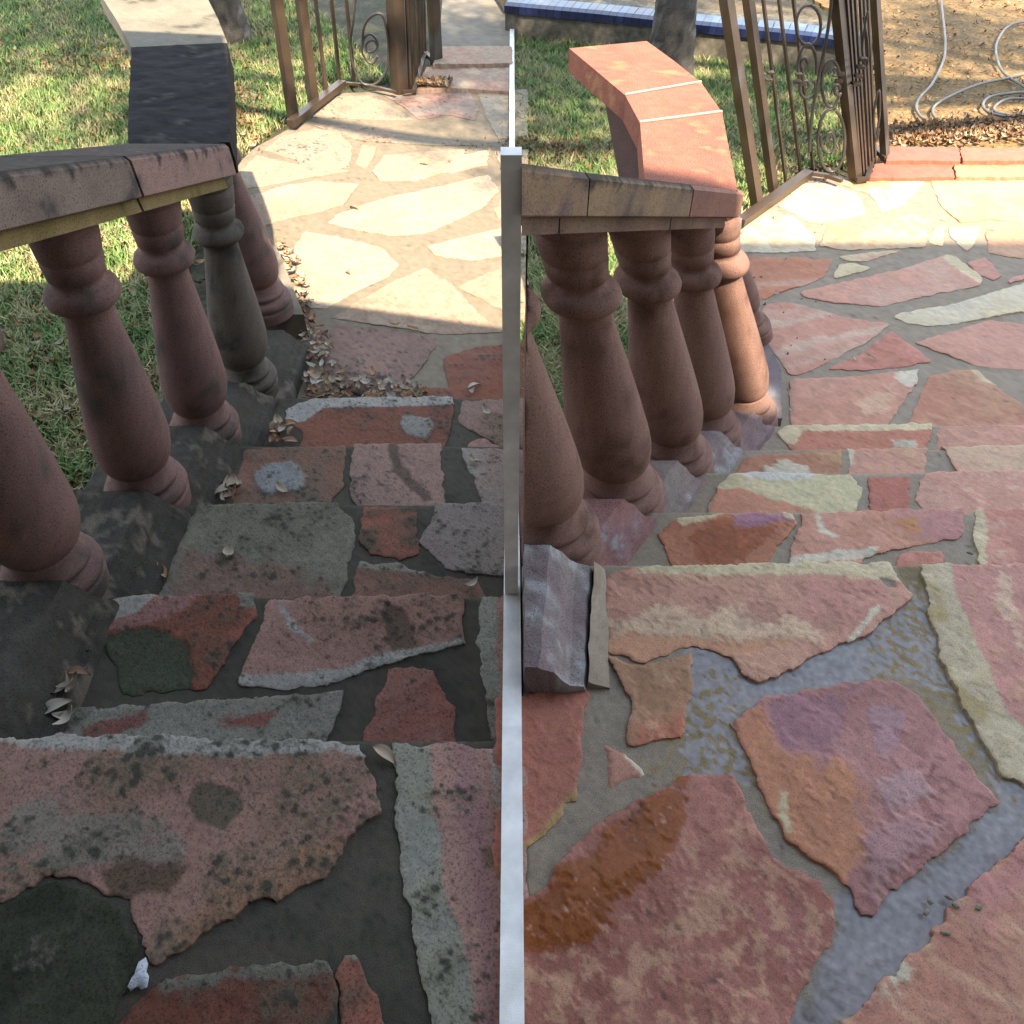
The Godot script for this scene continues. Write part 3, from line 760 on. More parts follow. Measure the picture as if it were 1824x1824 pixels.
	for s in [
		[[1406, 676, 1500, 671, 1600, 660, 1636, 657, 1634, 680, 1580, 757, 1560, 800, 1412, 800, 1408, 740], {"base": Color(0.42, 0.19, 0.13), "second": PINK, "patches": [[[1590, 665, 1640, 650, 1640, 680, 1615, 690], CHALK, 0.012], [[1530, 715, 1590, 690, 1590, 730, 1540, 740], Color(0.47, 0.28, 0.19), 0.03]]}],
		[[1655, 670, 1700, 658, 1740, 660, 1790, 700, 1850, 745, 1850, 800, 1595, 800, 1625, 740, 1645, 690], {"base": Color(0.37, 0.145, 0.09), "second": Color(0.34, 0.17, 0.10), "rough": 0.006, "cracks": 2.0, "patches": [[[1730, 655, 1780, 660, 1775, 685, 1740, 680], Color(0.42, 0.31, 0.19), 0.01]]}],
		[[1476, 656, 1530, 632, 1570, 602, 1590, 590, 1660, 643, 1605, 652, 1535, 660], {"base": Color(0.36, 0.13, 0.085), "second": ROSE}],
		[[1346, 570, 1366, 540, 1400, 536, 1520, 567, 1586, 575, 1550, 605, 1430, 666, 1408, 668, 1380, 630], {"base": Color(0.42, 0.19, 0.14), "second": PINK, "band": [CHALK, 1.2, 24.0, 0.45]}],
		[[1422, 521, 1490, 505, 1600, 480, 1690, 452, 1702, 455, 1751, 495, 1745, 508, 1670, 522, 1570, 545, 1500, 540, 1440, 530], {"base": Color(0.44, 0.26, 0.20), "second": PINK, "patches": [[[1690, 445, 1760, 495, 1745, 505, 1680, 460], CREAM, 0.012]]}],
		[[1592, 565, 1602, 557, 1700, 540, 1800, 510, 1850, 496, 1850, 548, 1740, 570, 1665, 580, 1620, 576], {"base": CHALK, "second": CREAM}],
		[[1634, 610, 1660, 600, 1760, 569, 1800, 574, 1850, 580, 1850, 660, 1745, 652, 1660, 622], {"base": PINK, "second": Color(0.40, 0.19, 0.14)}],
		[[1290, 480, 1330, 456, 1482, 460, 1470, 490, 1440, 505, 1400, 516, 1345, 540, 1320, 530], {"base": Color(0.39, 0.155, 0.09), "second": ORANGE, "band": [Color(0.47, 0.31, 0.24), 1.45, 20.0, 0.5]}],
		[[1484, 496, 1494, 470, 1520, 467, 1552, 478, 1512, 489], {"base": Color(0.42, 0.27, 0.17), "second": CREAM, "lichen": 0.0}],
		[[1724, 466, 1756, 457, 1786, 490, 1770, 499, 1740, 486], {"base": PINK, "second": ROSE}],
		[[1792, 500, 1850, 478, 1850, 488, 1800, 504], {"base": PINK}],
		[[1494, 456, 1560, 448, 1606, 445, 1545, 464, 1512, 465], {"base": PINK, "second": CREAM}],
		[[1300, 440, 1328, 392, 1372, 371, 1420, 390, 1450, 420, 1453, 446, 1380, 450, 1306, 448], {"base": sandy, "second": CHALK}],
		[[1386, 365, 1430, 326, 1470, 324, 1530, 345, 1543, 380, 1460, 398, 1440, 394], {"base": CHALK, "second": sandy}],
		[[1490, 325, 1650, 320, 1636, 336, 1616, 362, 1572, 376, 1550, 345], {"base": CHALK, "second": peach}],
		[[1460, 436, 1474, 400, 1530, 412, 1620, 378, 1656, 390, 1648, 440, 1500, 445], {"base": peach, "second": sandy}],
		[[1658, 320, 1850, 318, 1850, 396, 1760, 390, 1712, 397, 1676, 365], {"base": sandy, "second": peach}],
		[[1691, 405, 1746, 402, 1736, 435, 1722, 447, 1692, 420], {"base": CHALK, "second": sandy}],
		[[1756, 412, 1850, 405, 1850, 464, 1762, 450], {"base": peach, "second": ROSE}],
		[[1654, 432, 1664, 405, 1684, 400, 1680, 438], {"base": CREAM, "second": peach}]]:
		stone(land, 0.0, 0.013, s[0], s[1], false)

# ---------------------------------------------------------------- balustrades
func kerb_block(parent: Node3D, z0: float, z1: float, xa0: float, xa1: float, y: float, low: float, outer: float, k: Dictionary) -> void:
	# a stepped kerb stone: flat top, a fillet, a cove down to the tread; xa is the inner edge of its flat top at either end
	var ring := func(z: float, xa: float) -> Array:
		var pts := [Vector3(xa - outer, low, z), Vector3(xa - outer, y - 0.012, z), Vector3(xa - outer + 0.012, y, z), Vector3(xa - 0.006, y, z), Vector3(xa + 0.002, y - 0.010, z), Vector3(xa + 0.022, y - 0.024, z),
			Vector3(xa + 0.040, y - 0.052, z), Vector3(xa + 0.055, y - 0.066, z), Vector3(xa + 0.082, y - 0.074, z), Vector3(xa + 0.098, y - 0.115, z), Vector3(xa + 0.098, low, z)]
		for i in pts.size():
			if k.has("from_x"):
				pts[i].x = maxf(pts[i].x, k.from_x)
		return pts
	put("kerb_stone", between(ring.call(z1, xa1), ring.call(z0, xa0), k, 0.012), M.carved, parent)

func left_balustrade() -> void:
	var root := thing("stone_balustrade", "grey stained stone balustrade with dark mossy coping, before cleaning", "balustrade", Vector3(-1.0, 0, -1.8))
	var kerb := {"base": Color(0.068, 0.061, 0.050), "second": Color(0.05, 0.046, 0.038), "stain": Color(0.13, 0.11, 0.085), "stained": 0.30, "wear": 0.006}
	var zs := [-0.45, -1.09, -1.527, -1.975, -2.41, -2.86]
	for i in 5:
		var y: float = [0.70, 0.55, 0.40, 0.25, 0.13][i]
		kerb_block(root, zs[i], zs[i + 1] - 0.02 if i < 4 else -2.95, -1.025, -1.02 if i < 4 else -1.0, y, y - 0.3, 0.30, kerb)
	# the kerb bends away along the landing
	var bend := [[500, 640, 540, 640], [490, 560, 541, 560], [452, 470, 500, 455], [415, 380, 452, 365], [380, 300, 415, 300]]
	for i in 4:
		var a0 := on_y(bend[i][0], bend[i][1], 0.13)
		var b0 := on_y(bend[i][2], bend[i][3], 0.13)
		var a1 := on_y(bend[i + 1][0], bend[i + 1][1], 0.13)
		var b1 := on_y(bend[i + 1][2], bend[i + 1][3], 0.13)
		a0.x -= 0.1
		a1.x -= 0.1
		if i == 0:
			continue
		var down := Vector3(0, 0.3, 0)
		put("kerb_stone", between([a0 - down, a0, b0, b0 - down], [a1 - down, a1, b1, b1 - down], {"base": Color(0.24, 0.20, 0.155), "second": Color(0.15, 0.13, 0.10), "stain": Color(0.07, 0.065, 0.055), "stained": 0.25}, 0.03), M.carved, root)
	# balusters: on the kerb below each nosing, up to the sloping rail
	var brown := {"base": Color(0.21, 0.13, 0.112), "second": Color(0.175, 0.112, 0.10), "stain": Color(0.10, 0.085, 0.07), "stained": 0.22}
	var gray := {"base": Color(0.135, 0.115, 0.095), "second": Color(0.11, 0.096, 0.08), "stain": Color(0.06, 0.055, 0.046), "stained": 0.3}
	var i := 0
	for b in [[-1.20, 0.55, brown, -1.13], [-1.64, 0.40, brown, -1.09], [-2.09, 0.25, brown, -1.08], [-2.52, 0.13, gray, -1.06]]:
		var z: float = b[0]
		var top := Vector3(-0.97, 1.456 + 0.36 * (z + 0.03 + 1.235) + 0.015, z + 0.03)
		baluster(root, Vector3(b[3], b[1], z), top, b[2])
	var far_foot := on_y(478, 556, 0.13)
	baluster(root, far_foot, Vector3(-1.10, 1.075, -2.95), brown)
	# sloping rail of coping stones on a thin bed
	var line := func(z: float) -> float: return 1.486 + 0.36 * (z + 1.235)
	for s in [[-0.2, -0.90], [-0.906, -1.70], [-1.712, -2.33]]:
		var cut := func(z: float) -> Array:
			var y: float = line.call(z)
			return [Vector3(-1.12, y, z), Vector3(-1.12, y + 0.084, z), Vector3(-1.112, y + 0.092, z), Vector3(-0.832, y + 0.092, z), Vector3(-0.822, y + 0.082, z), Vector3(-0.82, y + 0.004, z), Vector3(-0.826, y, z)]
		var tone := {"base": Color(0.19, 0.145, 0.12), "second": Color(0.15, 0.115, 0.095), "stain": Color(0.06, 0.055, 0.05), "stained": 0.22}
		if s[1] < -2.0:
			tone = {"base": Color(0.24, 0.155, 0.13), "second": Color(0.21, 0.14, 0.12), "stain": Color(0.06, 0.055, 0.05), "stained": 0.16}
		tone.growth = Color(0.026, 0.026, 0.025)
		tone.top_at = func(q: Vector3) -> float: return 1.486 + 0.36 * (q.z + 1.235) + 0.092
		var o := put("rail_stone", between(cut.call(s[1]), cut.call(s[0]), tone, 0.014), M.carved, root)
		var bed := func(z: float) -> Array:
			var y: float = line.call(z)
			return [Vector3(-1.09, y - 0.034, z), Vector3(-1.09, y + 0.002, z), Vector3(-0.846, y + 0.002, z), Vector3(-0.842, y - 0.034, z)]
		put("bed_strip", between(bed.call(s[1] - 0.02 if s[1] > -2.0 else s[1] + 0.04), bed.call(s[0] - 0.02), {"base": Color(0.21, 0.155, 0.075), "second": Color(0.155, 0.125, 0.05), "stain": Color(0.06, 0.055, 0.03), "stained": 0.2}, 0.025), M.carved, o)
	# level rail going away, bending left
	var edges := [[228, 262, 410, 253], [229, 190, 408, 160], [234, 84, 405, 76], [206, 33, 388, 33], [172, -20, 366, -10]]
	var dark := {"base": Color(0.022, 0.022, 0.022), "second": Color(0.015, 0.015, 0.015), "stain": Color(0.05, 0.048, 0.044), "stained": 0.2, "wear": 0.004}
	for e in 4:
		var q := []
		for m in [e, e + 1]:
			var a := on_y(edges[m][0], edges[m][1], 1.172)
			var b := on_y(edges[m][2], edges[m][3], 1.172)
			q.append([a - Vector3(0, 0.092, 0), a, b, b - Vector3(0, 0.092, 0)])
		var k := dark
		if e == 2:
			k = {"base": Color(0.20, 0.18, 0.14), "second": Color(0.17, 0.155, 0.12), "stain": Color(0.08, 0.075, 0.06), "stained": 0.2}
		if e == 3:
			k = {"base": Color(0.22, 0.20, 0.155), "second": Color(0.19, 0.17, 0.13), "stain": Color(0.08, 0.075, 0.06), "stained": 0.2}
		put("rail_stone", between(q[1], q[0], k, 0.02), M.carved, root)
	var far := on_y(250, -120, 1.08)
	put("pier", between([Vector3(far.x - 0.16, -0.1, far.z), Vector3(far.x + 0.14, -0.1, far.z), Vector3(far.x + 0.14, -0.1, far.z - 0.3), Vector3(far.x - 0.16, -0.1, far.z - 0.3)], [Vector3(far.x - 0.13, 1.08, far.z), Vector3(far.x + 0.11, 1.08, far.z), Vector3(far.x + 0.11, 1.08, far.z - 0.28), Vector3(far.x - 0.13, 1.08, far.z - 0.28)], {"base": Color(0.2, 0.17, 0.14), "second": Color(0.15, 0.13, 0.11)}, 0.05), M.carved, root)

func right_balustrade() -> void:
	var root := thing("stone_balustrade", "clean rose sandstone balustrade with broad curved coping, after washing", "balustrade", Vector3(0.5, 0, -1.8))
	var zs := [-0.79, -1.09, -1.37, -1.668, -1.97, -2.26]
	var xs := [0.056, 0.086, 0.288, 0.49, 0.697, 0.904]
	var tones := [[Color(0.17, 0.125, 0.128), Color(0.225, 0.195, 0.185)], [Color(0.26, 0.135, 0.12), Color(0.23, 0.16, 0.17)], [Color(0.24, 0.205, 0.18), Color(0.23, 0.155, 0.15)], [Color(0.20, 0.15, 0.15), Color(0.23, 0.185, 0.17)], [Color(0.22, 0.155, 0.155), Color(0.25, 0.19, 0.18)]]
	for i in 5:
		var y: float = 0.85 - 0.15 * i
		# each block starts under the one before it
		var xn: float = xs[i] if i == 0 else xs[i] + 0.0
		kerb_block(root, zs[i] + (0.0 if i == 0 else 0.06), zs[i + 1], xn - (0.0 if i == 0 else 0.04), xs[i + 1], y, maxf(y - 0.35, -0.1), 0.34, {"base": tones[i][0], "second": tones[i][1], "stain": Color(0.30, 0.29, 0.285), "stained": 0.34, "from_x": 0.024, "wear": 0.005})
	var f0 := Vector3(0.148, 0.756, -0.80)
	var f1 := Vector3(0.18, 0.756, -1.10)
	put("mortar_fillet", between([f0 + Vector3(0, -0.02, 0), f0 + Vector3(0, 0.022, 0), f0 + Vector3(0.018, 0.012, 0), f0 + Vector3(0.045, -0.002, 0), f0 + Vector3(0.045, -0.02, 0)], [f1 + Vector3(0, -0.02, 0), f1 + Vector3(0, 0.024, 0), f1 + Vector3(0.012, 0.013, 0), f1 + Vector3(0.028, -0.002, 0), f1 + Vector3(0.028, -0.02, 0)], {"base": GROUT_C, "second": Color(0.255, 0.205, 0.15), "wear": 0.005}, 0.012), M.mortar, root)
	# kerb along the landing
	var bend := [[1345, 745, 1393, 745], [1345, 640, 1392, 660], [1300, 540, 1345, 560], [1262, 452, 1303, 455], [1285, 390, 1322, 388]]
	for i in 4:
		var y := 0.10
		var a0 := on_y(bend[i][0], bend[i][1], y)
		var b0 := on_y(bend[i][2], bend[i][3], y)
		var a1 := on_y(bend[i + 1][0], bend[i + 1][1], y)
		var b1 := on_y(bend[i + 1][2], bend[i + 1][3], y)
		a0.x -= 0.2
		a1.x -= 0.2
		var down := Vector3(0, 0.25, 0)
		var out := Vector3(0.03, 0, 0)
		put("kerb_stone", between([a0 - down, a0, b0, b0 + out - down], [a1 - down, a1, b1, b1 + out - down], {"base": Color(0.20, 0.155, 0.16), "second": Color(0.24, 0.19, 0.18), "stain": Color(0.29, 0.27, 0.26), "stained": 0.2}, 0.03), M.carved, root)
	var rose := {"base": Color(0.235, 0.14, 0.112), "second": Color(0.20, 0.118, 0.096), "stain": Color(0.13, 0.075, 0.056), "stained": 0.22}
	var line := func(z: float) -> float: return 1.567 + 0.499 * (z + 0.07 + 1.05)
	var mid_x := func(z: float) -> float: return -0.102 - 0.619 * (z + 1.12)
	for b in [[0.0975, 0.70, -1.22], [0.304, 0.55, -1.50], [0.52, 0.40, -1.80], [0.70, 0.25, -2.10]]:
		var zt: float = float(b[2]) + 0.05
		baluster(root, Vector3(b[0], b[1], b[2]), Vector3(mid_x.call(zt), line.call(zt) + 0.012, zt), rose, 0.024)
	baluster(root, Vector3(0.93, 0.10, -2.38), Vector3(0.55, 1.12, -2.12), rose)
	baluster(root, on_y(1330, 592, 0.10), Vector3(0.52, 1.135, -2.45), rose)
	# sloping rail
	var dir := Vector3(0.602, -0.484, -0.97)
	var start := Vector3(0.013, 1.597, -1.05)
	var side := Vector3(-0.85, 0, -0.526)
	var spans := [[-0.02, 0.18], [0.184, 0.625], [0.631, 0.985]]
	var looks := [{"base": Color(0.30, 0.21, 0.13), "second": Color(0.25, 0.17, 0.125), "stain": Color(0.17, 0.125, 0.115), "stained": 0.40, "growth": Color(0.10, 0.08, 0.075)}, {"base": Color(0.31, 0.22, 0.135), "second": Color(0.23, 0.165, 0.12), "stain": Color(0.15, 0.115, 0.10), "stained": 0.30, "growth": Color(0.05, 0.045, 0.042)}, {"base": Color(0.29, 0.15, 0.115), "second": Color(0.25, 0.135, 0.105)}]
	for i in 3:
		var cut := func(t: float) -> Array:
			var p: Vector3 = start + dir * t
			var o: Vector3 = p + side * 0.27 - Vector3(0, 0.085, 0)
			var up := Vector3(0, 0.072, 0)
			var ring := [o, o + up, p + side * 0.01 + up, p + up * 0.88, p + up * 0.05, p + side * 0.006]
			for m in ring.size():
				ring[m].x = maxf(ring[m].x, 0.013)
			return ring
		looks[i].top_at = func(q: Vector3) -> float: return start.y + 0.072 + 0.499 * (q.z - start.z)
		var o := put("rail_stone", between(cut.call(spans[i][1]), cut.call(spans[i][0]), looks[i], 0.012), M.carved, root)
		var bed := func(t: float) -> Array:
			var p: Vector3 = start + dir * t + side * 0.02
			var q: Vector3 = p + side * 0.22
			var ring := [q - Vector3(0, 0.032, 0), q, p, p - Vector3(0, 0.032, 0)]
			for m in ring.size():
				ring[m].x = maxf(ring[m].x, 0.014)
			return ring
		put("bed_strip", between(bed.call(spans[i][1] - 0.05), bed.call(maxf(spans[i][0] - 0.05, -0.01)), {"base": Color(0.235, 0.165, 0.12), "second": Color(0.20, 0.13, 0.10), "stain": Color(0.12, 0.095, 0.075), "stained": 0.25}, 0.022), M.carved, o)
	# broad level coping: three stones
	var top := 1.215
	var left := [[1148, 319], [1144, 268], [1140, 219], [1114, 170], [1064, 128], [1014, 86]]
	var right := [[1314, 339], [1298, 262], [1286, 200], [1249, 147], [1203, 110], [1152, 73]]
	var pink := {"base": Color(0.30, 0.125, 0.088), "second": Color(0.27, 0.105, 0.078), "stain": Color(0.34, 0.18, 0.10), "stained": 0.24}
	for s in [[0, 2, 0.0], [2, 3, 0.0], [3, 5, 0.0]]:
		var rings := []
		for m in range(s[0], s[1] + 1):
			var a := on_y(left[m][0], left[m][1], top)
			var b := on_y(right[m][0], right[m][1], top)
			if m == s[1] and m < 5:
				a.z += 0.004
				b.z += 0.004
			rings.append([a - Vector3(0, 0.075, 0), a, b, b - Vector3(0, 0.075, 0)])
		var o: MeshInstance3D
		if rings.size() == 2:
			put("rail_stone", between(rings[1], rings[0], pink, 0.02), M.carved, root)
		else:
			var st := SurfaceTool.new()
			st.append_from(between(rings[2], rings[1], pink, 0.02), 0, Transform3D())
			st.append_from(between(rings[1], rings[0], pink, 0.02), 0, Transform3D())
			put("rail_stone", st.commit(), M.carved, root)
	# mortar lines between the coping stones
	for m in [2, 3]:
		var a := on_y(left[m][0], left[m][1], top - 0.004)
		var b := on_y(right[m][0], right[m][1], top - 0.004)
		put("joint", between([a + Vector3(0, -0.06, 0.006), a + Vector3(0, 0.0055, 0.006), a + Vector3(0, 0.0055, -0.004), a + Vector3(0, -0.06, -0.004)], [b + Vector3(0, -0.06, 0.006), b + Vector3(0, 0.0055, 0.006), b + Vector3(0, 0.0055, -0.004), b + Vector3(0, -0.06, -0.004)], {"base": CHALK}, 0.05), M.carved, root)
	# pier under the far end
	var pa := on_y(1078, 186, top - 0.08)
	var foot := pa + Vector3(0.34, -1.2, 0.0)
	var ring := [Vector3(0, 0, 0), Vector3(0.09, 0, 0.16), Vector3(0.34, 0, 0.02), Vector3(0.25, 0, -0.2)]
	var lo := []
	var hi := []
	for r: Vector3 in ring:
		lo.append(foot + r)
		hi.append(pa + r)
	put("pier", between(lo, hi, {"base": Color(0.19, 0.125, 0.11), "second": Color(0.17, 0.12, 0.11), "stain": Color(0.3, 0.28, 0.25), "stained": 0.05}, 0.04), M.carved, root)

# ---------------------------------------------------------------- iron work
const IRON := {"base": Color(0.20, 0.135, 0.09), "second": Color(0.11, 0.075, 0.052), "stain": Color(0.20, 0.185, 0.17), "stained": 0.12}

func iron_bar(parent: Node3D, called: String, ub: float, vb: float, ut: float, half: float, deep := 0.0) -> void:
	var foot := on_y(ub, vb, 0.01)
	var top := on_z(ut, -60, foot.z)
	var d := half if deep == 0.0 else deep
	var ring := [Vector3(-half, 0, -d), Vector3(-half, 0, d), Vector3(half, 0, d), Vector3(half, 0, -d)]
	var lo := []
	var hi := []
	for r: Vector3 in ring:
		r = r.rotated(Vector3.UP, 0.75)
		lo.append(foot + r)
		hi.append(top + r)
	put(called, between(lo, hi, IRON, 0.08), M.iron, parent)

func scroll(parent: Node3D, z: float, px: Array, radius := 0.006) -> void:
	var pts := []
	for i in range(0, px.size(), 2):
		pts.append(on_z(px[i], px[i + 1], z))
	put("scroll", tube(curve_through(pts, 4), radius, {"base": Color(0.17, 0.15, 0.14), "second": Color(0.12, 0.105, 0.098)}, 8), M.iron, parent)

func iron_rail(parent: Node3D, px: Array, y: float, half: float) -> void:
	var pts := []
	for i in range(0, px.size(), 2):
		pts.append(on_y(px[i], px[i + 1], y))
	var rings := []
	for i in pts.size():
		var d: Vector3 = (pts[mini(i + 1, pts.size() - 1)] - pts[maxi(i - 1, 0)]).normalized()
		var s := Vector3(-d.z, 0, d.x) * half
		rings.append(PackedVector3Array([pts[i] - s - Vector3(0, half * 0.7, 0), pts[i] - s + Vector3(0, half * 0.7, 0), pts[i] + s + Vector3(0, half * 0.7, 0), pts[i] + s - Vector3(0, half * 0.7, 0)]))
	put("bottom_rail", loft(rings, IRON, false), M.iron, parent)

func spiral(cx: float, cy: float, rx: float, ry: float, a0: float, turns: float, inner := 0.25) -> Array:
	var out := []
	var n := int(10 * absf(turns)) + 4
	for i in n + 1:
		var t := float(i) / n
		var a := a0 + TAU * turns * t
		var r := lerpf(1.0, inner, t)
		out.append(cx + rx * r * cos(a))
		out.append(cy + ry * r * sin(a))
	return out

func gates() -> void:
	var g := thing("iron_fence", "dark wrought iron fence panel with one large scroll, beside the dirty landing", "fence", on_y(610, 150, 0.0))
	iron_bar(g, "post", 523, 215, 484, 0.030)
	iron_bar(g, "post", 560, 188, 528, 0.028)
	for b in [[582, 171, 555], [606, 152, 584], [631, 145, 611]]:
		iron_bar(g, "bar", b[0], b[1], b[2], 0.010)
	iron_rail(g, [518, 220, 610, 148], 0.05, 0.03)
	iron_rail(g, [612, 148, 650, 151, 705, 164], 0.05, 0.012)
	var z := on_y(660, 158, 0.03).z
	scroll(g, z, [672, 82, 668, 74, 660, 72, 652, 80, 655, 92, 664, 92, 672, 84, 671, 72, 662, 62, 652, 64, 646, 78, 646, 95, 655, 110, 666, 112, 672, 100], 0.008)
	scroll(g, z, [646, 80, 648, 50, 660, 30, 680, 26, 690, 60, 692, 95, 686, 130, 668, 150, 645, 148, 630, 120, 624, 80, 630, 30, 636, -30], 0.009)
	g = thing("iron_gate", "dark wrought iron gate leaf folded back at the far corner of the dirty landing", "gate", on_y(735, 162, 0.0))
	iron_bar(g, "post", 712, 163, 700, 0.045)
	for b in [[731, 162, 722], [737, 154, 727], [742, 140, 733], [747, 120, 741], [752, 104, 748], [757, 95, 753]]:
		iron_bar(g, "bar", b[0], b[1], b[2], 0.010)
	iron_bar(g, "post", 778, 116, 768, 0.035)
	iron_rail(g, [718, 163, 738, 162, 757, 96], 0.04, 0.014)
	iron_rail(g, [757, 95, 783, 114], 0.04, 0.02)

	g = thing("iron_fence", "bronze wrought iron fence panel with paired scrolls, beside the washed landing", "fence", on_y(1430, 330, 0.0))
	iron_bar(g, "post", 1350, 374, 1285, 0.027)
	iron_bar(g, "post", 1378, 343, 1325, 0.023)
	for b in [[1400, 325, 1352], [1426, 309, 1380], [1449, 301, 1406]]:
		iron_bar(g, "bar", b[0], b[1], b[2], 0.008)
	iron_rail(g, [1318, 396, 1440, 308], 0.05, 0.028)
	iron_rail(g, [1440, 308, 1470, 312, 1500, 322], 0.05, 0.014)
	z = on_y(1475, 318, 0.03).z
	scroll(g, z, spiral(1481, 250, 24, 56, -PI / 2, -0.95, 1.0), 0.009)
	scroll(g, z, [1462, 240, 1464, 262, 1476, 272, 1486, 262, 1486, 244, 1478, 236, 1472, 246, 1476, 254, 1481, 248], 0.008)
	scroll(g, z, spiral(1480, 150, 17, 44, -0.4, -0.75, 0.9) + spiral(1492, 158, 8, 12, 0.9, 0.9, 0.4), 0.009)
	scroll(g, z, spiral(1488, 126, 8, 10, PI * 0.8, -0.9, 0.4), 0.007)
	scroll(g, z, spiral(1438, 120, 17, 42, PI * 0.1, -0.7, 0.95) + spiral(1434, 112, 8, 11, 2.2, 0.8, 0.4), 0.009)
	scroll(g, z, spiral(1438, 155, 15, 22, -PI * 0.2, 0.7, 0.9) + spiral(1436, 152, 7, 9, 3.6, 0.7, 0.5), 0.008)
	scroll(g, z, [1442, 270, 1446, 210, 1456, 150, 1468, 90, 1478, 30, 1484, -40], 0.009)
	scroll(g, z, spiral(1440, 45, 22, 36, 0.0, 1.0, 1.0), 0.008)
	for b in [[1371, 136], [1421, 139], [1496, 138]]:
		var p := on_z(b[0], b[1], z + 0.1)
		for dy in [-0.018, 0.018]:
			var r := 0.017
			var c := p + Vector3(0, dy, 0)
			put("collar", between([c + Vector3(-r, -0.006, -r), c + Vector3(-r, -0.006, r), c + Vector3(r, -0.006, r), c + Vector3(r, -0.006, -r)], [c + Vector3(-r, 0.006, -r), c + Vector3(-r, 0.006, r), c + Vector3(r, 0.006, r), c + Vector3(r, 0.006, -r)], IRON, 0.1), M.iron, g)
	g = thing("iron_gate", "bronze wrought iron gate leaf folded back edge-on beside the red steps", "gate", on_y(1530, 315, 0.0))
	iron_bar(g, "post", 1523, 320, 1485, 0.028)
	for b in [[1533, 319, 1504], [1538, 317, 1512], [1543, 313, 1520], [1549, 306, 1529], [1554, 298, 1536], [1559, 292, 1543]]:
		iron_bar(g, "bar", b[0], b[1], b[2], 0.008)
	iron_bar(g, "post", 1577, 286, 1555, 0.022)
	iron_rail(g, [1525, 320, 1545, 318, 1558, 268], 0.04, 0.015)
	iron_rail(g, [1555, 262, 1580, 284], 0.04, 0.018)
	var zg := on_y(1550, 305, 0.03).z
	scroll(g, zg, [1562, 240, 1567, 200, 1566, 160, 1558, 190, 1557, 225, 1561, 252, 1566, 230], 0.006)
	scroll(g, zg, [1538, 30, 1546, 80, 1544, 120, 1536, 90, 1540, 50, 1546, 20], 0.006)
	for b in [[1535, 112], [1527, 142]]:
		var p := on_z(b[0], b[1], zg + 0.1)
		for dy in [-0.02, 0.02]:
			var r := 0.02
			var c := p + Vector3(0, dy, 0)
			put("collar", between([c + Vector3(-r, -0.007, -r), c + Vector3(-r, -0.007, r), c + Vector3(r, -0.007, r), c + Vector3(r, -0.007, -r)], [c + Vector3(-r, 0.007, -r), c + Vector3(-r, 0.007, r), c + Vector3(r, 0.007, r), c + Vector3(r, 0.007, -r)], IRON, 0.1), M.iron, g)

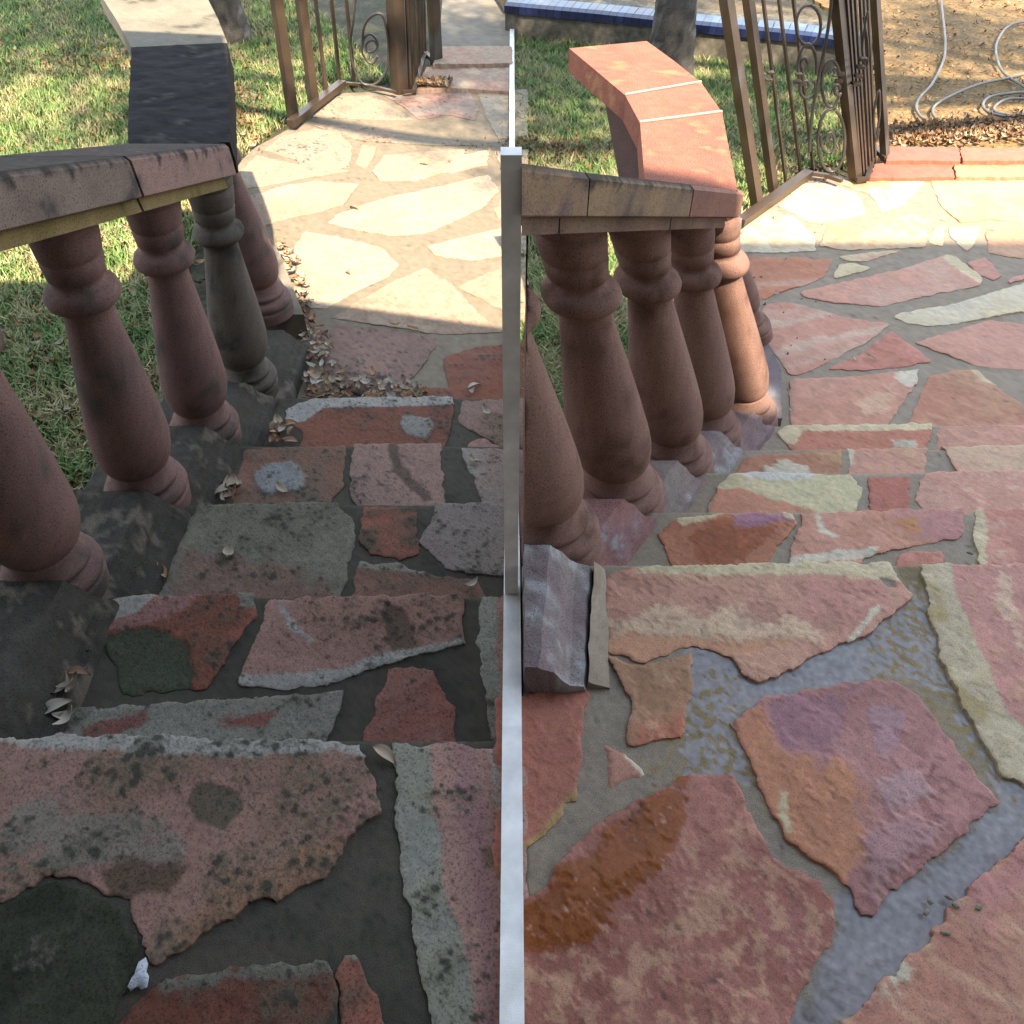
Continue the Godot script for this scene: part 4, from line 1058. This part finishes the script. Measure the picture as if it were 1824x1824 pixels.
# ---------------------------------------------------------------- garden
func ground() -> void:
	var st := SurfaceTool.new()
	st.begin(Mesh.PRIMITIVE_TRIANGLES)
	var k := {"base": Color(0.075, 0.07, 0.035), "second": Color(0.05, 0.055, 0.024), "stain": Color(0.11, 0.075, 0.045), "stained": 0.25}
	var n := 150
	for i in n:
		for j in n:
			var a := Vector3(-9.0 + 18.0 * i / n, -0.05, 1.0 - 13.0 * j / n)
			var dx := Vector3(18.0 / n, 0, 0)
			var dz := Vector3(0, 0, -13.0 / n)
			for p in [a, a + dz, a + dx + dz, a, a + dx + dz, a + dx]:
				st.set_color(tint3(p, k))
				st.set_normal(Vector3.UP)
				st.add_vertex(p)
	# out to the horizon
	for r in [[-300, 1, -9, -300], [9, 1, 300, -300], [-9, -12, 9, -300], [-300, 300, 300, 1]]:
		for p in [Vector3(r[0], -0.05, r[1]), Vector3(r[0], -0.05, r[3]), Vector3(r[2], -0.05, r[3]), Vector3(r[0], -0.05, r[1]), Vector3(r[2], -0.05, r[3]), Vector3(r[2], -0.05, r[1])]:
			st.set_color(Color(0.07, 0.075, 0.035))
			st.set_normal(Vector3.UP)
			st.add_vertex(p)
	structure(put("ground", st.commit(), M.ground))
	# sandy yard beyond the red steps on the right
	var yard := PackedVector2Array([Vector2(2.15, -4.9), Vector2(7.5, -4.9), Vector2(8.5, -11.5), Vector2(2.6, -11.5), Vector2(3.05, -7.2), Vector2(2.35, -5.6)])
	structure(put("sandy_yard", slab_mesh(yard, -0.02, 0.03, 0.05, {"base": Color(0.31, 0.19, 0.07), "second": Color(0.25, 0.155, 0.06), "rough": 0.02, "jag": 0.05, "layers": 0.0, "flecks": Color(0.10, 0.07, 0.04)}, M.ground, M.ground)))
	var pathway := plan([780, 112, 915, 112, 915, -40, 792, -40], 0.0)
	structure(put("path_left", slab_mesh(pathway, 0.035, 0.08, 0.04, {"base": Color(0.24, 0.21, 0.165), "second": Color(0.19, 0.165, 0.13), "jag": 0.0, "layers": 0.0}, M.mortar, M.wet)))
	# low steps at the ends of the landings
	var st_l := thing("garden_step", "worn stone slab step under the iron gate, with leaves in its corner", "step", on_y(830, 140, 0.0))
	for s in [[[738, 160, 800, 156, 912, 162, 912, 120, 760, 118], 0.03], [[770, 114, 912, 112, 912, 82, 788, 82], 0.06]]:
		put("flagstone", slab_mesh(plan(s[0], s[1]), s[1], 0.12, 0.015, {"base": Color(0.40, 0.25, 0.18), "second": Color(0.36, 0.28, 0.2), "flecks": D_BROWN}, M.dirty, M.wet), null, st_l)
	var st_r := thing("garden_step", "red sandstone slab step between washed landing and sandy yard", "step", on_y(1690, 300, 0.0))
	for s in [[[1548, 316, 1700, 315, 1695, 290, 1560, 290], 0.03, Color(0.33, 0.11, 0.075)], [[1704, 315, 1850, 314, 1850, 289, 1699, 290], 0.03, Color(0.38, 0.20, 0.13)], [[1578, 286, 1712, 286, 1706, 262, 1584, 260], 0.055, Color(0.31, 0.10, 0.07)], [[1716, 286, 1850, 286, 1850, 263, 1710, 262], 0.055, Color(0.34, 0.12, 0.075)]]:
		put("flagstone", slab_mesh(plan(s[0], s[1]), s[1], 0.12, 0.015, {"base": s[2], "second": Color(s[2]) * 0.9}, M.clean, M.wet), null, st_r)

func pond_wall() -> void:
	var w := thing("pond_wall", "low curved concrete pond wall capped with glazed blue tiles", "wall", Vector3(1.0, 0, -6.9))
	var base_px := [[900, 74], [960, 80], [1040, 88], [1120, 97], [1200, 107], [1280, 116], [1360, 124], [1440, 134], [1500, 146]]
	var pts := []
	for b in base_px:
		pts.append(on_y(b[0], b[1], -0.05))
	pts = curve_through(pts, 3)
	var h := 0.27
	var rings := []
	for i in pts.size():
		var d: Vector3 = (pts[mini(i + 1, pts.size() - 1)] - pts[maxi(i - 1, 0)]).normalized()
		var back := Vector3(d.z, 0, -d.x) * 0.42
		if back.z > 0:
			back = -back
		rings.append(PackedVector3Array([pts[i], pts[i] + Vector3(0, h * 0.5, 0), pts[i] + Vector3(0, h, 0), pts[i] + back + Vector3(0, h, 0), pts[i] + back]))
	put("wall", loft(rings, {"base": Color(0.20, 0.175, 0.13), "second": Color(0.13, 0.12, 0.09), "stain": Color(0.07, 0.065, 0.05), "stained": 0.3}, false), M.plaster, w)
	for i in pts.size() - 1:
		for m in 2:
			var a: Vector3 = pts[i].lerp(pts[i + 1], m * 0.5 + 0.01)
			var b: Vector3 = pts[i].lerp(pts[i + 1], m * 0.5 + 0.49)
			var d := (b - a).normalized()
			var back := Vector3(d.z, 0, -d.x)
			if back.z > 0:
				back = -back
			var y0 := Vector3(0, h + 0.003, 0)
			var front := -back * 0.025
			var tone := rng.randf_range(0.7, 1.3)
			var deep := Color(0.018, 0.028, 0.10) * tone
			var pale := Color(0.05, 0.11, 0.20) * tone
			var lo := Vector3(0, -0.055, 0)
			put("coping_tile", between([a + front + y0 + lo, a + front + y0, a + y0 + back * 0.03 + Vector3(0, 0.012, 0), a + y0 + back * 0.03 + lo], [b + front + y0 + lo, b + front + y0, b + y0 + back * 0.03 + Vector3(0, 0.012, 0), b + y0 + back * 0.03 + lo], {"base": deep, "second": deep}, 0.1), M.tile, w)
			put("top_tile", between([a + y0 + back * 0.035, a + y0 + back * 0.035 + Vector3(0, 0.012, 0), a + y0 + back * 0.22 + Vector3(0, 0.012, 0), a + y0 + back * 0.22], [b + y0 + back * 0.035, b + y0 + back * 0.035 + Vector3(0, 0.012, 0), b + y0 + back * 0.22 + Vector3(0, 0.012, 0), b + y0 + back * 0.22], {"base": pale, "second": pale * 1.4, "stain": Color(0.16, 0.20, 0.22), "stained": 0.3}, 0.06), M.tile, w)
	# earth behind the wall
	var bed := PackedVector2Array()
	for p: Vector3 in pts:
		bed.append(Vector2(p.x, p.z - 0.38))
	bed.append(Vector2(2.6, -13))
	bed.append(Vector2(-1.0, -13))
	structure(put("pond_bed", slab_mesh(bed, 0.16, 0.1, 0.08, {"base": Color(0.24, 0.17, 0.09), "second": Color(0.16, 0.12, 0.07), "jag": 0.0, "layers": 0.0, "rough": 0.02}, M.ground, M.ground)))

func tree(called: String, label: String, foot: Vector3, top: Vector3, radius: float, crown_at: Vector3, crown: Vector3, leaves: int, size: float, low_limb := []) -> void:
	var t := thing(called, label, "tree", foot, "live oak trees in the garden")
	var k := {"base": Color(0.12, 0.105, 0.09), "second": Color(0.065, 0.055, 0.048), "stain": Color(0.2, 0.19, 0.17), "stained": 0.2}
	var rings := []
	for i in 150:
		var f := i / 149.0
		var c := foot.lerp(top, f) + Vector3(sin(f * 5.0) * 0.05, 0, cos(f * 4.0) * 0.04) * f
		var r := PackedVector3Array()
		for j in 44:
			var a := -TAU * j / 44
			var rad := radius * (1.0 + 0.5 * pow(1.0 - f, 6.0)) * lerpf(1.0, 0.6, f)
			rad *= 1.0 + 0.16 * noise_b.get_noise_3d(cos(a) * 0.35 + foot.x, c.y * 0.35, sin(a) * 0.35) + 0.12 * noise_b.get_noise_3d(cos(a) * 1.1, c.y * 0.9 + foot.x, sin(a) * 1.1)
			r.append(c + Vector3(cos(a), 0, sin(a)) * rad)
		rings.append(r)
	put("trunk", loft(rings, k, true), M.bark, t)
	for i in 7:
		var a := TAU * i / 7.0 + rng.randf() * 0.6
		var e := crown_at + Vector3(cos(a) * crown.x, rng.randf_range(-0.3, 0.5) * crown.y, sin(a) * crown.z) * 0.75
		var mid := top.lerp(e, 0.5) + Vector3(rng.randf_range(-0.3, 0.3), rng.randf_range(0.0, 0.4), rng.randf_range(-0.3, 0.3))
		put("limb", tube(curve_through([top - Vector3(0, 0.2, 0), mid, e], 6), radius * 0.42, k, 8, 0.25), M.bark, t)
	if low_limb.size() > 0:
		put("limb", tube(curve_through(low_limb, 8), radius * 0.4, k, 8, 0.45), M.bark, t)
	var clumps := []
	for i in 34:
		var d := Vector3(rng.randfn(), rng.randfn(), rng.randfn()).normalized() * pow(rng.randf(), 0.4)
		clumps.append(crown_at + d * crown)
	var pos := PackedVector3Array()
	var nor := PackedVector3Array()
	var col := PackedColorArray()
	for i in leaves * 5:
		var c: Vector3 = clumps[rng.randi() % clumps.size()]
		var p := c + Vector3(rng.randfn(), rng.randfn() * 0.6, rng.randfn()) * 0.36
		var b := Basis.from_euler(Vector3(rng.randf() * TAU, rng.randf() * TAU, rng.randf() * TAU)).scaled(Vector3.ONE * size * rng.randf_range(0.7, 1.3))
		var tone := Color(0.05, 0.075, 0.02) * rng.randf_range(0.7, 1.5)
		tone.a = 1.0
		var q := [p + b * Vector3(-1, 0, 0), p + b * Vector3(0, 0.05, 0.42), p + b * Vector3(1, 0, 0), p + b * Vector3(0, 0.05, -0.42)]
		for m in [0, 1, 2, 0, 2, 3]:
			pos.append(q[m])
			nor.append(b.y.normalized())
			col.append(tone)
	var arrays := []
	arrays.resize(Mesh.ARRAY_MAX)
	arrays[Mesh.ARRAY_VERTEX] = pos
	arrays[Mesh.ARRAY_NORMAL] = nor
	arrays[Mesh.ARRAY_COLOR] = col
	var mesh := ArrayMesh.new()
	mesh.add_surface_from_arrays(Mesh.PRIMITIVE_TRIANGLES, arrays)
	put("crown", mesh, M.foliage, t)

func in_poly(poly: PackedVector2Array, q: Vector2) -> bool:
	return Geometry2D.is_point_in_polygon(q, poly)

func grass(called: String, label: String, area: PackedVector2Array, count: int) -> void:
	var st := SurfaceTool.new()
	st.begin(Mesh.PRIMITIVE_TRIANGLES)
	for i in 11:
		var a := rng.randf() * TAU
		var out := Vector3(cos(a), 0, sin(a))
		var side := Vector3(-out.z, 0, out.x) * rng.randf_range(0.0018, 0.0036)
		var root := Vector3(rng.randf_range(-0.03, 0.03), 0, rng.randf_range(-0.03, 0.03))
		var h := rng.randf_range(0.025, 0.07)
		var lean := rng.randf_range(0.015, 0.06)
		var mid := root + Vector3(0, h * 0.65, 0) + out * lean * 0.35
		var tip := root + Vector3(0, h, 0) + out * lean
		var tone := rng.randf_range(0.75, 1.3)
		for p in [root - side, root + side, mid + side * 0.8, root - side, mid + side * 0.8, mid - side * 0.8, mid - side * 0.8, mid + side * 0.8, tip]:
			st.set_color(Color(tone, tone, tone))
			st.add_vertex(p)
	st.generate_normals()
	var mm := MultiMesh.new()
	mm.transform_format = MultiMesh.TRANSFORM_3D
	mm.use_colors = true
	mm.mesh = st.commit()
	var box := Rect2(area[0], Vector2.ZERO)
	for q in area:
		box = box.expand(q)
	var places := []
	while places.size() < count:
		var q := box.position + Vector2(rng.randf(), rng.randf()) * box.size
		if in_poly(area, q):
			places.append(q)
	mm.instance_count = count
	for i in count:
		var q: Vector2 = places[i]
		var dry := noise_a.get_noise_2d(q.x * 1.4 + 7.0, q.y * 1.4) * 1.1 + rng.randf_range(-0.55, 0.6)
		var c := Color(0.10, 0.175, 0.04).lerp(Color(0.36, 0.29, 0.15), clampf(dry + 0.2, 0.0, 1.0))
		mm.set_instance_transform(i, Transform3D(Basis.from_euler(Vector3(rng.randf_range(-0.15, 0.15), rng.randf() * TAU, 0)).scaled(Vector3.ONE * rng.randf_range(0.7, 1.45)), Vector3(q.x, -0.052, q.y)))
		mm.set_instance_color(i, c * rng.randf_range(0.75, 1.3))
	var o := MultiMeshInstance3D.new()
	o.multimesh = mm
	o.name = numbered(called)
	o.material_override = M.blade
	add_child(o)
	tag(o, label, "grass")
	o.set_meta("kind", "stuff")

func leaf_mesh(curl: float, long: float, wide: float) -> ArrayMesh:
	# a small curled oak leaf: long lens with a fold along the midrib
	var st := SurfaceTool.new()
	st.begin(Mesh.PRIMITIVE_TRIANGLES)
	var n := 8
	var at := func(i: int, s: float) -> Vector3:
		var t := float(i) / n
		var w := wide * pow(sin(PI * clampf(t, 0.02, 0.98)), 0.75) * (0.75 + 0.5 * t)
		return Vector3((t - 0.5) * long, curl * long * pow(t - 0.5, 2.0) * 1.6 + absf(s) * wide * 0.5 + 0.003, s * w)
	for i in n:
		for s in [[-1.0, -0.5], [-0.5, 0.0], [0.0, 0.5], [0.5, 1.0]]:
			for q in [[i, s[0]], [i + 1, s[0]], [i + 1, s[1]], [i, s[0]], [i + 1, s[1]], [i, s[1]]]:
				st.set_color(Color.WHITE)
				st.add_vertex(at.call(q[0], q[1]))
	st.generate_normals()
	return st.commit()

func leaves() -> void:
	var shapes := [leaf_mesh(0.3, 0.055, 0.011), leaf_mesh(0.8, 0.048, 0.010), leaf_mesh(-0.5, 0.06, 0.0125), leaf_mesh(0.5, 0.05, 0.0145)]
	var tones := []
	for c in [Color(0.29, 0.235, 0.17), Color(0.33, 0.29, 0.23), Color(0.22, 0.12, 0.06), Color(0.30, 0.16, 0.07), Color(0.27, 0.21, 0.14), Color(0.17, 0.09, 0.05)]:
		var m: StandardMaterial3D = M.leaf.duplicate()
		m.albedo_color = c.linear_to_srgb()
		tones.append(m)
	var words := ["tan", "pale grey", "dark brown", "orange brown", "dull straw", "blackish brown"]
	var drop := func(u: float, v: float, y: float, lift: float, label: String, group: String, tone := -1, big := 1.0) -> void:
		var t: int = tone if tone >= 0 else rng.randi() % 6
		var o := put("fallen_leaf", shapes[rng.randi() % 4], tones[t])
		o.position = on_y(u, v, y + 0.012 + lift) + Vector3(0, 0.004, 0)
		o.rotation = Vector3(rng.randf_range(-0.35, 0.35), rng.randf() * TAU, rng.randf_range(-0.3, 0.3))
		o.scale = Vector3.ONE * big * rng.randf_range(0.8, 1.2)
		tag(o, words[t] + " " + label, "leaf", group)
	# the drift in the corner of the landing
	var drift := "oak leaf in the drift along the kerb of the dirty landing"
	var drift2 := "oak leaf in the drift behind the lowest dirty step"
	for i in 85:
		var t := rng.randf()
		var u := lerpf(490, 545, pow(t, 0.7)) + rng.randf_range(0, 36) * (0.4 + t)
		drop.call(u, lerpf(430, 640, t), 0.0, rng.randf() * 0.025, drift, "oak leaves drifted in the landing corner")
	for i in 120:
		var t := pow(rng.randf(), 1.3)
		var u := lerpf(545, 760, t)
		var v := lerpf(lerpf(590, 690, sqrt(t)), 712, pow(rng.randf(), 0.6))
		drop.call(u, v, 0.0, rng.randf() * 0.035 * (1.0 - t), drift2, "oak leaves drifted in the landing corner")
	var heap := "oak leaf heaped in the kerb corner of a lichen-spotted tread"
	for b in [[500, 770, 0.15, 14], [415, 875, 0.30, 9], [105, 1270, 0.60, 5], [120, 1215, 0.60, 4]]:
		for i in int(b[3]):
			drop.call(b[0] + rng.randf_range(-16, 20), b[1] + rng.randf_range(-18, 18), b[2], rng.randf() * 0.03, heap, "oak leaves heaped on the dirty treads")
	for b in [[845, 688, 0.0, 1], [838, 700, 0.0, 1], [843, 823, 0.30, 4], [866, 735, 0.15, 1], [406, 990, 0.45, 0], [292, 1020, 0.45, 3], [842, 1043, 0.45, 1], [155, 1158, 0.60, 1], [145, 1200, 0.60, 1], [686, 1345, 0.75, 4], [504, 875, 0.30, 4], [620, 485, 0.0, 3], [630, 370, 0.0, 3], [755, 292, 0.0, 3], [705, 582, 0.0, 3], [735, 587, 0.0, 3]]:
		drop.call(b[0], b[1], b[2], 0.0, "oak leaf lying alone on the unwashed paving", "single oak leaves on the unwashed paving", b[3], 1.0)
	for b in [[1383, 524, 0.0, 1], [1522, 640, 0.0, 1], [1408, 731, 0.0, 1], [1550, 638, 0.0, 0]]:
		drop.call(b[0], b[1], b[2], 0.0, "tiny leaf lying on the washed landing", "tiny leaves on the washed landing", b[3], 0.6)
	# litter nobody could count
	var mm := MultiMesh.new()
	mm.transform_format = MultiMesh.TRANSFORM_3D
	mm.use_colors = true
	mm.mesh = shapes[1]
	var spotsl := []
	for i in 900:
		spotsl.append([on_y(rng.randf_range(-60, 480), rng.randf_range(-30, 900), -0.02), 1.0])
	for i in 260:
		spotsl.append([on_y(230 + rng.randfn() * 120, 105 + rng.randfn() * 16, -0.02), 1.2])
	for i in 500:
		spotsl.append([on_y(1000 + rng.randfn() * 80, 270 + rng.randfn() * 14, -0.02), 1.2])
	for i in 500:
		spotsl.append([on_y(rng.randf_range(925, 1480), rng.randf_range(110, 700), -0.02), 1.0])
	for i in 900:
		var t := rng.randf()
		spotsl.append([on_y(lerpf(1590, 1840, t), lerpf(240, 226, t) + rng.randfn() * 11, 0.005 + rng.randf() * 0.02), 1.0])
	for i in 500:
		spotsl.append([on_y(rng.randf_range(1560, 1850), rng.randf_range(-30, 255), -0.01), 0.8])
	for i in 160:
		spotsl.append([on_y(415 + rng.randfn() * 30, 210 + rng.randfn() * 30, -0.02), 1.2])
	for i in 130:
		spotsl.append([on_y(745 + rng.randf() * 60, 153 - rng.randf() * 12, 0.045), 1.0])
	for i in 500:
		spotsl.append([on_y(rng.randf_range(1380, 1500), rng.randf_range(160, 330), -0.02), 1.0])
	mm.instance_count = spotsl.size()
	for i in spotsl.size():
		mm.set_instance_transform(i, Transform3D(Basis.from_euler(Vector3(rng.randf_range(-0.6, 0.6), rng.randf() * TAU, rng.randf_range(-0.6, 0.6))).scaled(Vector3.ONE * spotsl[i][1] * rng.randf_range(0.7, 1.3)), spotsl[i][0]))
		mm.set_instance_color(i, [Color(0.20, 0.10, 0.04), Color(0.27, 0.15, 0.065), Color(0.10, 0.055, 0.03), Color(0.28, 0.22, 0.15)][rng.randi() % 4])
	var o := MultiMeshInstance3D.new()
	o.multimesh = mm
	o.name = "leaf_litter"
	o.material_override = M.leaf
	add_child(o)
	tag(o, "scattered brown oak leaf litter in the grass and on the sandy yard", "leaf litter")
	o.set_meta("kind", "stuff")

func small_things() -> void:
	# hoses
	var k := {"base": Color(0.12, 0.115, 0.10), "second": Color(0.085, 0.08, 0.072)}
	for h in [["grey garden hose running straight towards the leaf heap on the sandy yard", [1672, -30, 1680, 33, 1684, 80, 1679, 112, 1660, 150, 1640, 172, 1632, 190, 1638, 205, 1648, 213]],
			["grey garden hose lying in loose coils on the sandy yard", [1668, 212, 1661, 200, 1668, 186, 1700, 168, 1745, 150, 1800, 138, 1850, 120, 1880, 80, 1850, 40, 1800, 45, 1776, 75, 1776, 105, 1790, 132, 1830, 160, 1800, 166, 1765, 172, 1751, 186, 1762, 200, 1800, 208, 1840, 196, 1850, 180, 1800, 176, 1776, 186, 1772, 198, 1800, 206, 1840, 205, 1800, 214, 1740, 224, 1692, 226]]]:
		var pts := []
		for i in range(0, h[1].size(), 2):
			pts.append(on_y(h[1][i], h[1][i + 1], 0.012))
		var o := put("garden_hose", tube(curve_through(pts, 6), 0.0095, k, 8), M.hose)
		tag(o, h[0], "hose")
	# a white dropping on the moss, a chip of stone
	var at := on_y(250, 1740, 0.757)
	var rings := []
	for i in 7:
		var f := i / 6.0
		var r := PackedVector3Array()
		for j in 12:
			var a := -TAU * j / 12
			var rad := 0.016 * sqrt(1.0 - f * f * 0.98) * (1.0 + 0.35 * sin(a * 3.0 + f * 2.0))
			r.append(at + Vector3(cos(a) * rad * 0.8, f * 0.010, sin(a) * rad * 1.25))
		rings.append(r)
	var o2 := put("paper_scrap", loft(rings, {"base": Color(0.42, 0.45, 0.50), "second": Color(0.32, 0.34, 0.38)}, true), M.carved)
	tag(o2, "crumpled white paper scrap on the mossy top step", "paper scrap")
	# crumbs of grout left on the washed platform
	for b in [[1657, 1605], [1690, 1598], [1702, 1612], [1744, 1616], [1650, 1625], [1685, 1662], [1728, 985]]:
		var p := on_y(b[0], b[1], 0.76)
		var rr := []
		for i in 5:
			var f := i / 4.0
			var r := PackedVector3Array()
			for j in 7:
				var a := -TAU * j / 7
				var rad: float = 0.0048 * sqrt(1.0 - f * f * 0.97) * (1.0 + 0.3 * sin(a * 2.0 + float(b[0])))
				r.append(p + Vector3(cos(a) * rad * 1.4, f * 0.004 - 0.001, sin(a) * rad))
			rr.append(r)
		var c := put("grout_crumb", loft(rr, {"base": Color(0.22, 0.19, 0.15), "second": Color(0.17, 0.145, 0.115)}, false), M.mortar)
		tag(c, "small crumb of grey grout left on the washed paving", "crumb", "grout crumbs on the washed paving")

func divider() -> void:
	# a slim white painted kerb between the two flights, with a slim post where the washed rail starts
	var white := {"base": Color(0.82, 0.81, 0.78), "second": Color(0.79, 0.78, 0.75)}
	var d := thing("dividing_kerb", "slim white painted kerb and post dividing the two flights of steps", "kerb", Vector3(0, 0, -1.0))
	var tops := [[2.9, 0.79], [-0.70, 0.79], [-1.12, 0.74], [-2.5, 0.06], [-2.6, 0.05], [-7.9, 0.05]]
	for i in tops.size() - 1:
		var a: Array = tops[i]
		var b: Array = tops[i + 1]
		put("kerb_length", between([Vector3(-0.018, -0.1, b[0]), Vector3(-0.018, b[1], b[0]), Vector3(0.018, b[1], b[0]), Vector3(0.018, -0.1, b[0])], [Vector3(-0.018, -0.1, a[0]), Vector3(-0.018, a[1], a[0]), Vector3(0.018, a[1], a[0]), Vector3(0.018, -0.1, a[0])], white, 0.1), M.paint, d)
	put("post", between([Vector3(-0.015, 0.6, -1.06), Vector3(-0.015, 0.6, -1.034), Vector3(0.0128, 0.6, -1.034), Vector3(0.0128, 0.6, -1.06)], [Vector3(-0.015, 1.69, -1.06), Vector3(-0.015, 1.69, -1.034), Vector3(0.0128, 1.69, -1.034), Vector3(0.0128, 1.69, -1.06)], white, 0.1), M.paint, d)

# the house behind the viewer: its eaves cast the shade on both flights. shade is an outline on the ground, roof height above it
func roof_over(parent: Node3D, called: String, shade: Array, height: float) -> void:
	var lo := []
	var hi := []
	var poly := PackedVector2Array()
	for i in range(0, shade.size(), 2):
		poly.append(Vector2(shade[i], shade[i + 1]) - Vector2(SUN.x, SUN.z) * height)
	var st := SurfaceTool.new()
	st.begin(Mesh.PRIMITIVE_TRIANGLES)
	st.set_smooth_group(-1)
	st.set_color(Color(0.16, 0.11, 0.08))
	var t := Geometry2D.triangulate_polygon(poly)
	for y in [height, height + 0.12]:
		for i in t:
			st.add_vertex(Vector3(poly[i].x, y, poly[i].y))
	for i in poly.size():
		var a := poly[i]
		var b := poly[(i + 1) % poly.size()]
		var p := [Vector3(a.x, height, a.y), Vector3(b.x, height, b.y), Vector3(b.x, height + 0.12, b.y), Vector3(a.x, height + 0.12, a.y)]
		for m in [0, 1, 2, 0, 2, 3]:
			st.add_vertex(p[m])
	st.generate_normals()
	put(called, st.commit(), M.plaster, parent)

func house() -> void:
	var h := thing("house", "plastered house with porch roof standing at the head of the steps", "house", Vector3(0, 0, 2.0))
	var wall := {"base": Color(0.40, 0.34, 0.27), "second": Color(0.36, 0.31, 0.25)}
	put("wall", between([Vector3(-9, -0.1, 2.91), Vector3(10, -0.1, 2.91), Vector3(10, -0.1, 3.2), Vector3(-9, -0.1, 3.2)], [Vector3(-9, 5.99, 2.91), Vector3(10, 5.99, 2.91), Vector3(10, 5.99, 3.2), Vector3(-9, 5.99, 3.2)], wall, 1.0), M.plaster, h)
	roof_over(h, "porch_roof", [0.02, -3.06, -1.13, -3.34, -1.16, -3.55, -1.36, -4.2, -1.9, -4.28, -1.95, -3.5, -8, -3.4, -8, 0.75, 0.02, 0.75], 2.75)
	roof_over(h, "roof", [0.66, -3.885, 10, -3.885, 10, -1.7, -0.02, -1.7, -0.02, -3.02, 0.24, -2.91, 0.84, -2.36, 1.06, -2.42, 1.06, -2.66, 0.72, -2.80, 0.66, -3.0], 6.0)
	for x in [-3.4, -6.0]:
		put("porch_post", between([Vector3(x, -0.1, -0.9), Vector3(x, -0.1, -0.75), Vector3(x + 0.15, -0.1, -0.75), Vector3(x + 0.15, -0.1, -0.9)], [Vector3(x, 2.75, -0.9), Vector3(x, 2.75, -0.75), Vector3(x + 0.15, 2.75, -0.75), Vector3(x + 0.15, 2.75, -0.9)], wall, 0.5), M.plaster, h)

# ---------------------------------------------------------------- scene
func _ready() -> void:
	var camera := Camera3D.new()
	camera.name = "camera"
	add_child(camera)
	camera.position = EYE
	camera.rotation_degrees = Vector3(-PITCH, 0, 0)
	camera.fov = rad_to_deg(2.0 * atan(912.0 / F))
	camera.near = 0.05
	camera.far = 700.0
	camera.current = true
	var env := Environment.new()
	var sky_look := ProceduralSkyMaterial.new()
	sky_look.sky_top_color = Color(0.58, 0.64, 0.72)
	sky_look.sky_horizon_color = Color(0.95, 0.93, 0.90)
	sky_look.ground_bottom_color = Color(0.20, 0.18, 0.14)
	sky_look.ground_horizon_color = Color(0.55, 0.52, 0.46)
	sky_look.sky_curve = 0.15
	var sky := Sky.new()
	sky.sky_material = sky_look
	env.background_mode = Environment.BG_SKY
	env.sky = sky
	env.background_energy_multiplier = 1.3
	env.tonemap_mode = Environment.TONE_MAPPER_LINEAR
	env.tonemap_exposure = 5.2
	env.sdfgi_enabled = true
	env.ssao_enabled = true
	env.ssil_enabled = true
	var around := WorldEnvironment.new()
	around.name = "world"
	around.environment = env
	add_child(around)
	var sun := DirectionalLight3D.new()
	sun.name = "sun"
	add_child(sun)
	sun.look_at_from_position(Vector3.ZERO, SUN)
	sun.light_energy = 1.25
	sun.light_color = Color(1.0, 0.93, 0.82)
	sun.light_angular_distance = 0.6
	sun.shadow_enabled = true
	rng.seed = 20240611
	make_materials()
	var clock := Time.get_ticks_msec()
	ground()
	landings()
	left_flight()
	right_flight()
	print("stones ", Time.get_ticks_msec() - clock)
	house()
	divider()
	left_balustrade()
	right_balustrade()
	gates()
	pond_wall()
	tree("oak_tree", "oak tree with rough grey trunk growing before the blue-tiled pond wall", Vector3(1.22, -0.08, -6.62), Vector3(1.05, 3.6, -6.9), 0.13, Vector3(2.6, 5.2, -8.6), Vector3(2.4, 1.2, 1.8), 2200, 0.055)
	tree("oak_tree", "oak tree whose grey trunk stands behind the dark mossy coping", Vector3(-2.42, -0.08, -7.5), Vector3(-2.5, 3.2, -7.4), 0.15, Vector3(-2.6, 5.0, -5.9), Vector3(3.0, 1.3, 2.4), 4200, 0.06)
	tree("oak_tree", "spreading oak tree outside the frame to the right of the house", Vector3(7.2, -0.08, -2.2), Vector3(6.2, 5.4, -2.0), 0.24, Vector3(2.5, 8.6, -0.2), Vector3(6.0, 1.0, 1.6), 3000, 0.07, [Vector3(6.25, 5.1, -2.0), Vector3(3.6, 5.35, -1.15), Vector3(1.2, 5.05, -1.2), Vector3(-0.3, 5.0, -1.75), Vector3(-1.4, 5.3, -2.1)])
	grass("lawn", "short patchy lawn of green and straw blades beside the dirty flight", plan([-260, -60, 470, -60, 700, 150, 600, 160, 455, 258, 410, 295, 300, 560, 350, 760, 200, 1000, -700, 1000], -0.05), 26000)
	grass("lawn", "thick patchy lawn of green and straw blades beside the washed flight", plan([915, 70, 1050, 85, 1220, 105, 1500, 140, 1540, 300, 1440, 306, 1320, 385, 1300, 480, 1290, 700, 1150, 800, 915, 950], -0.05), 20000)
	leaves()
	small_things()
	print("all ", Time.get_ticks_msec() - clock)
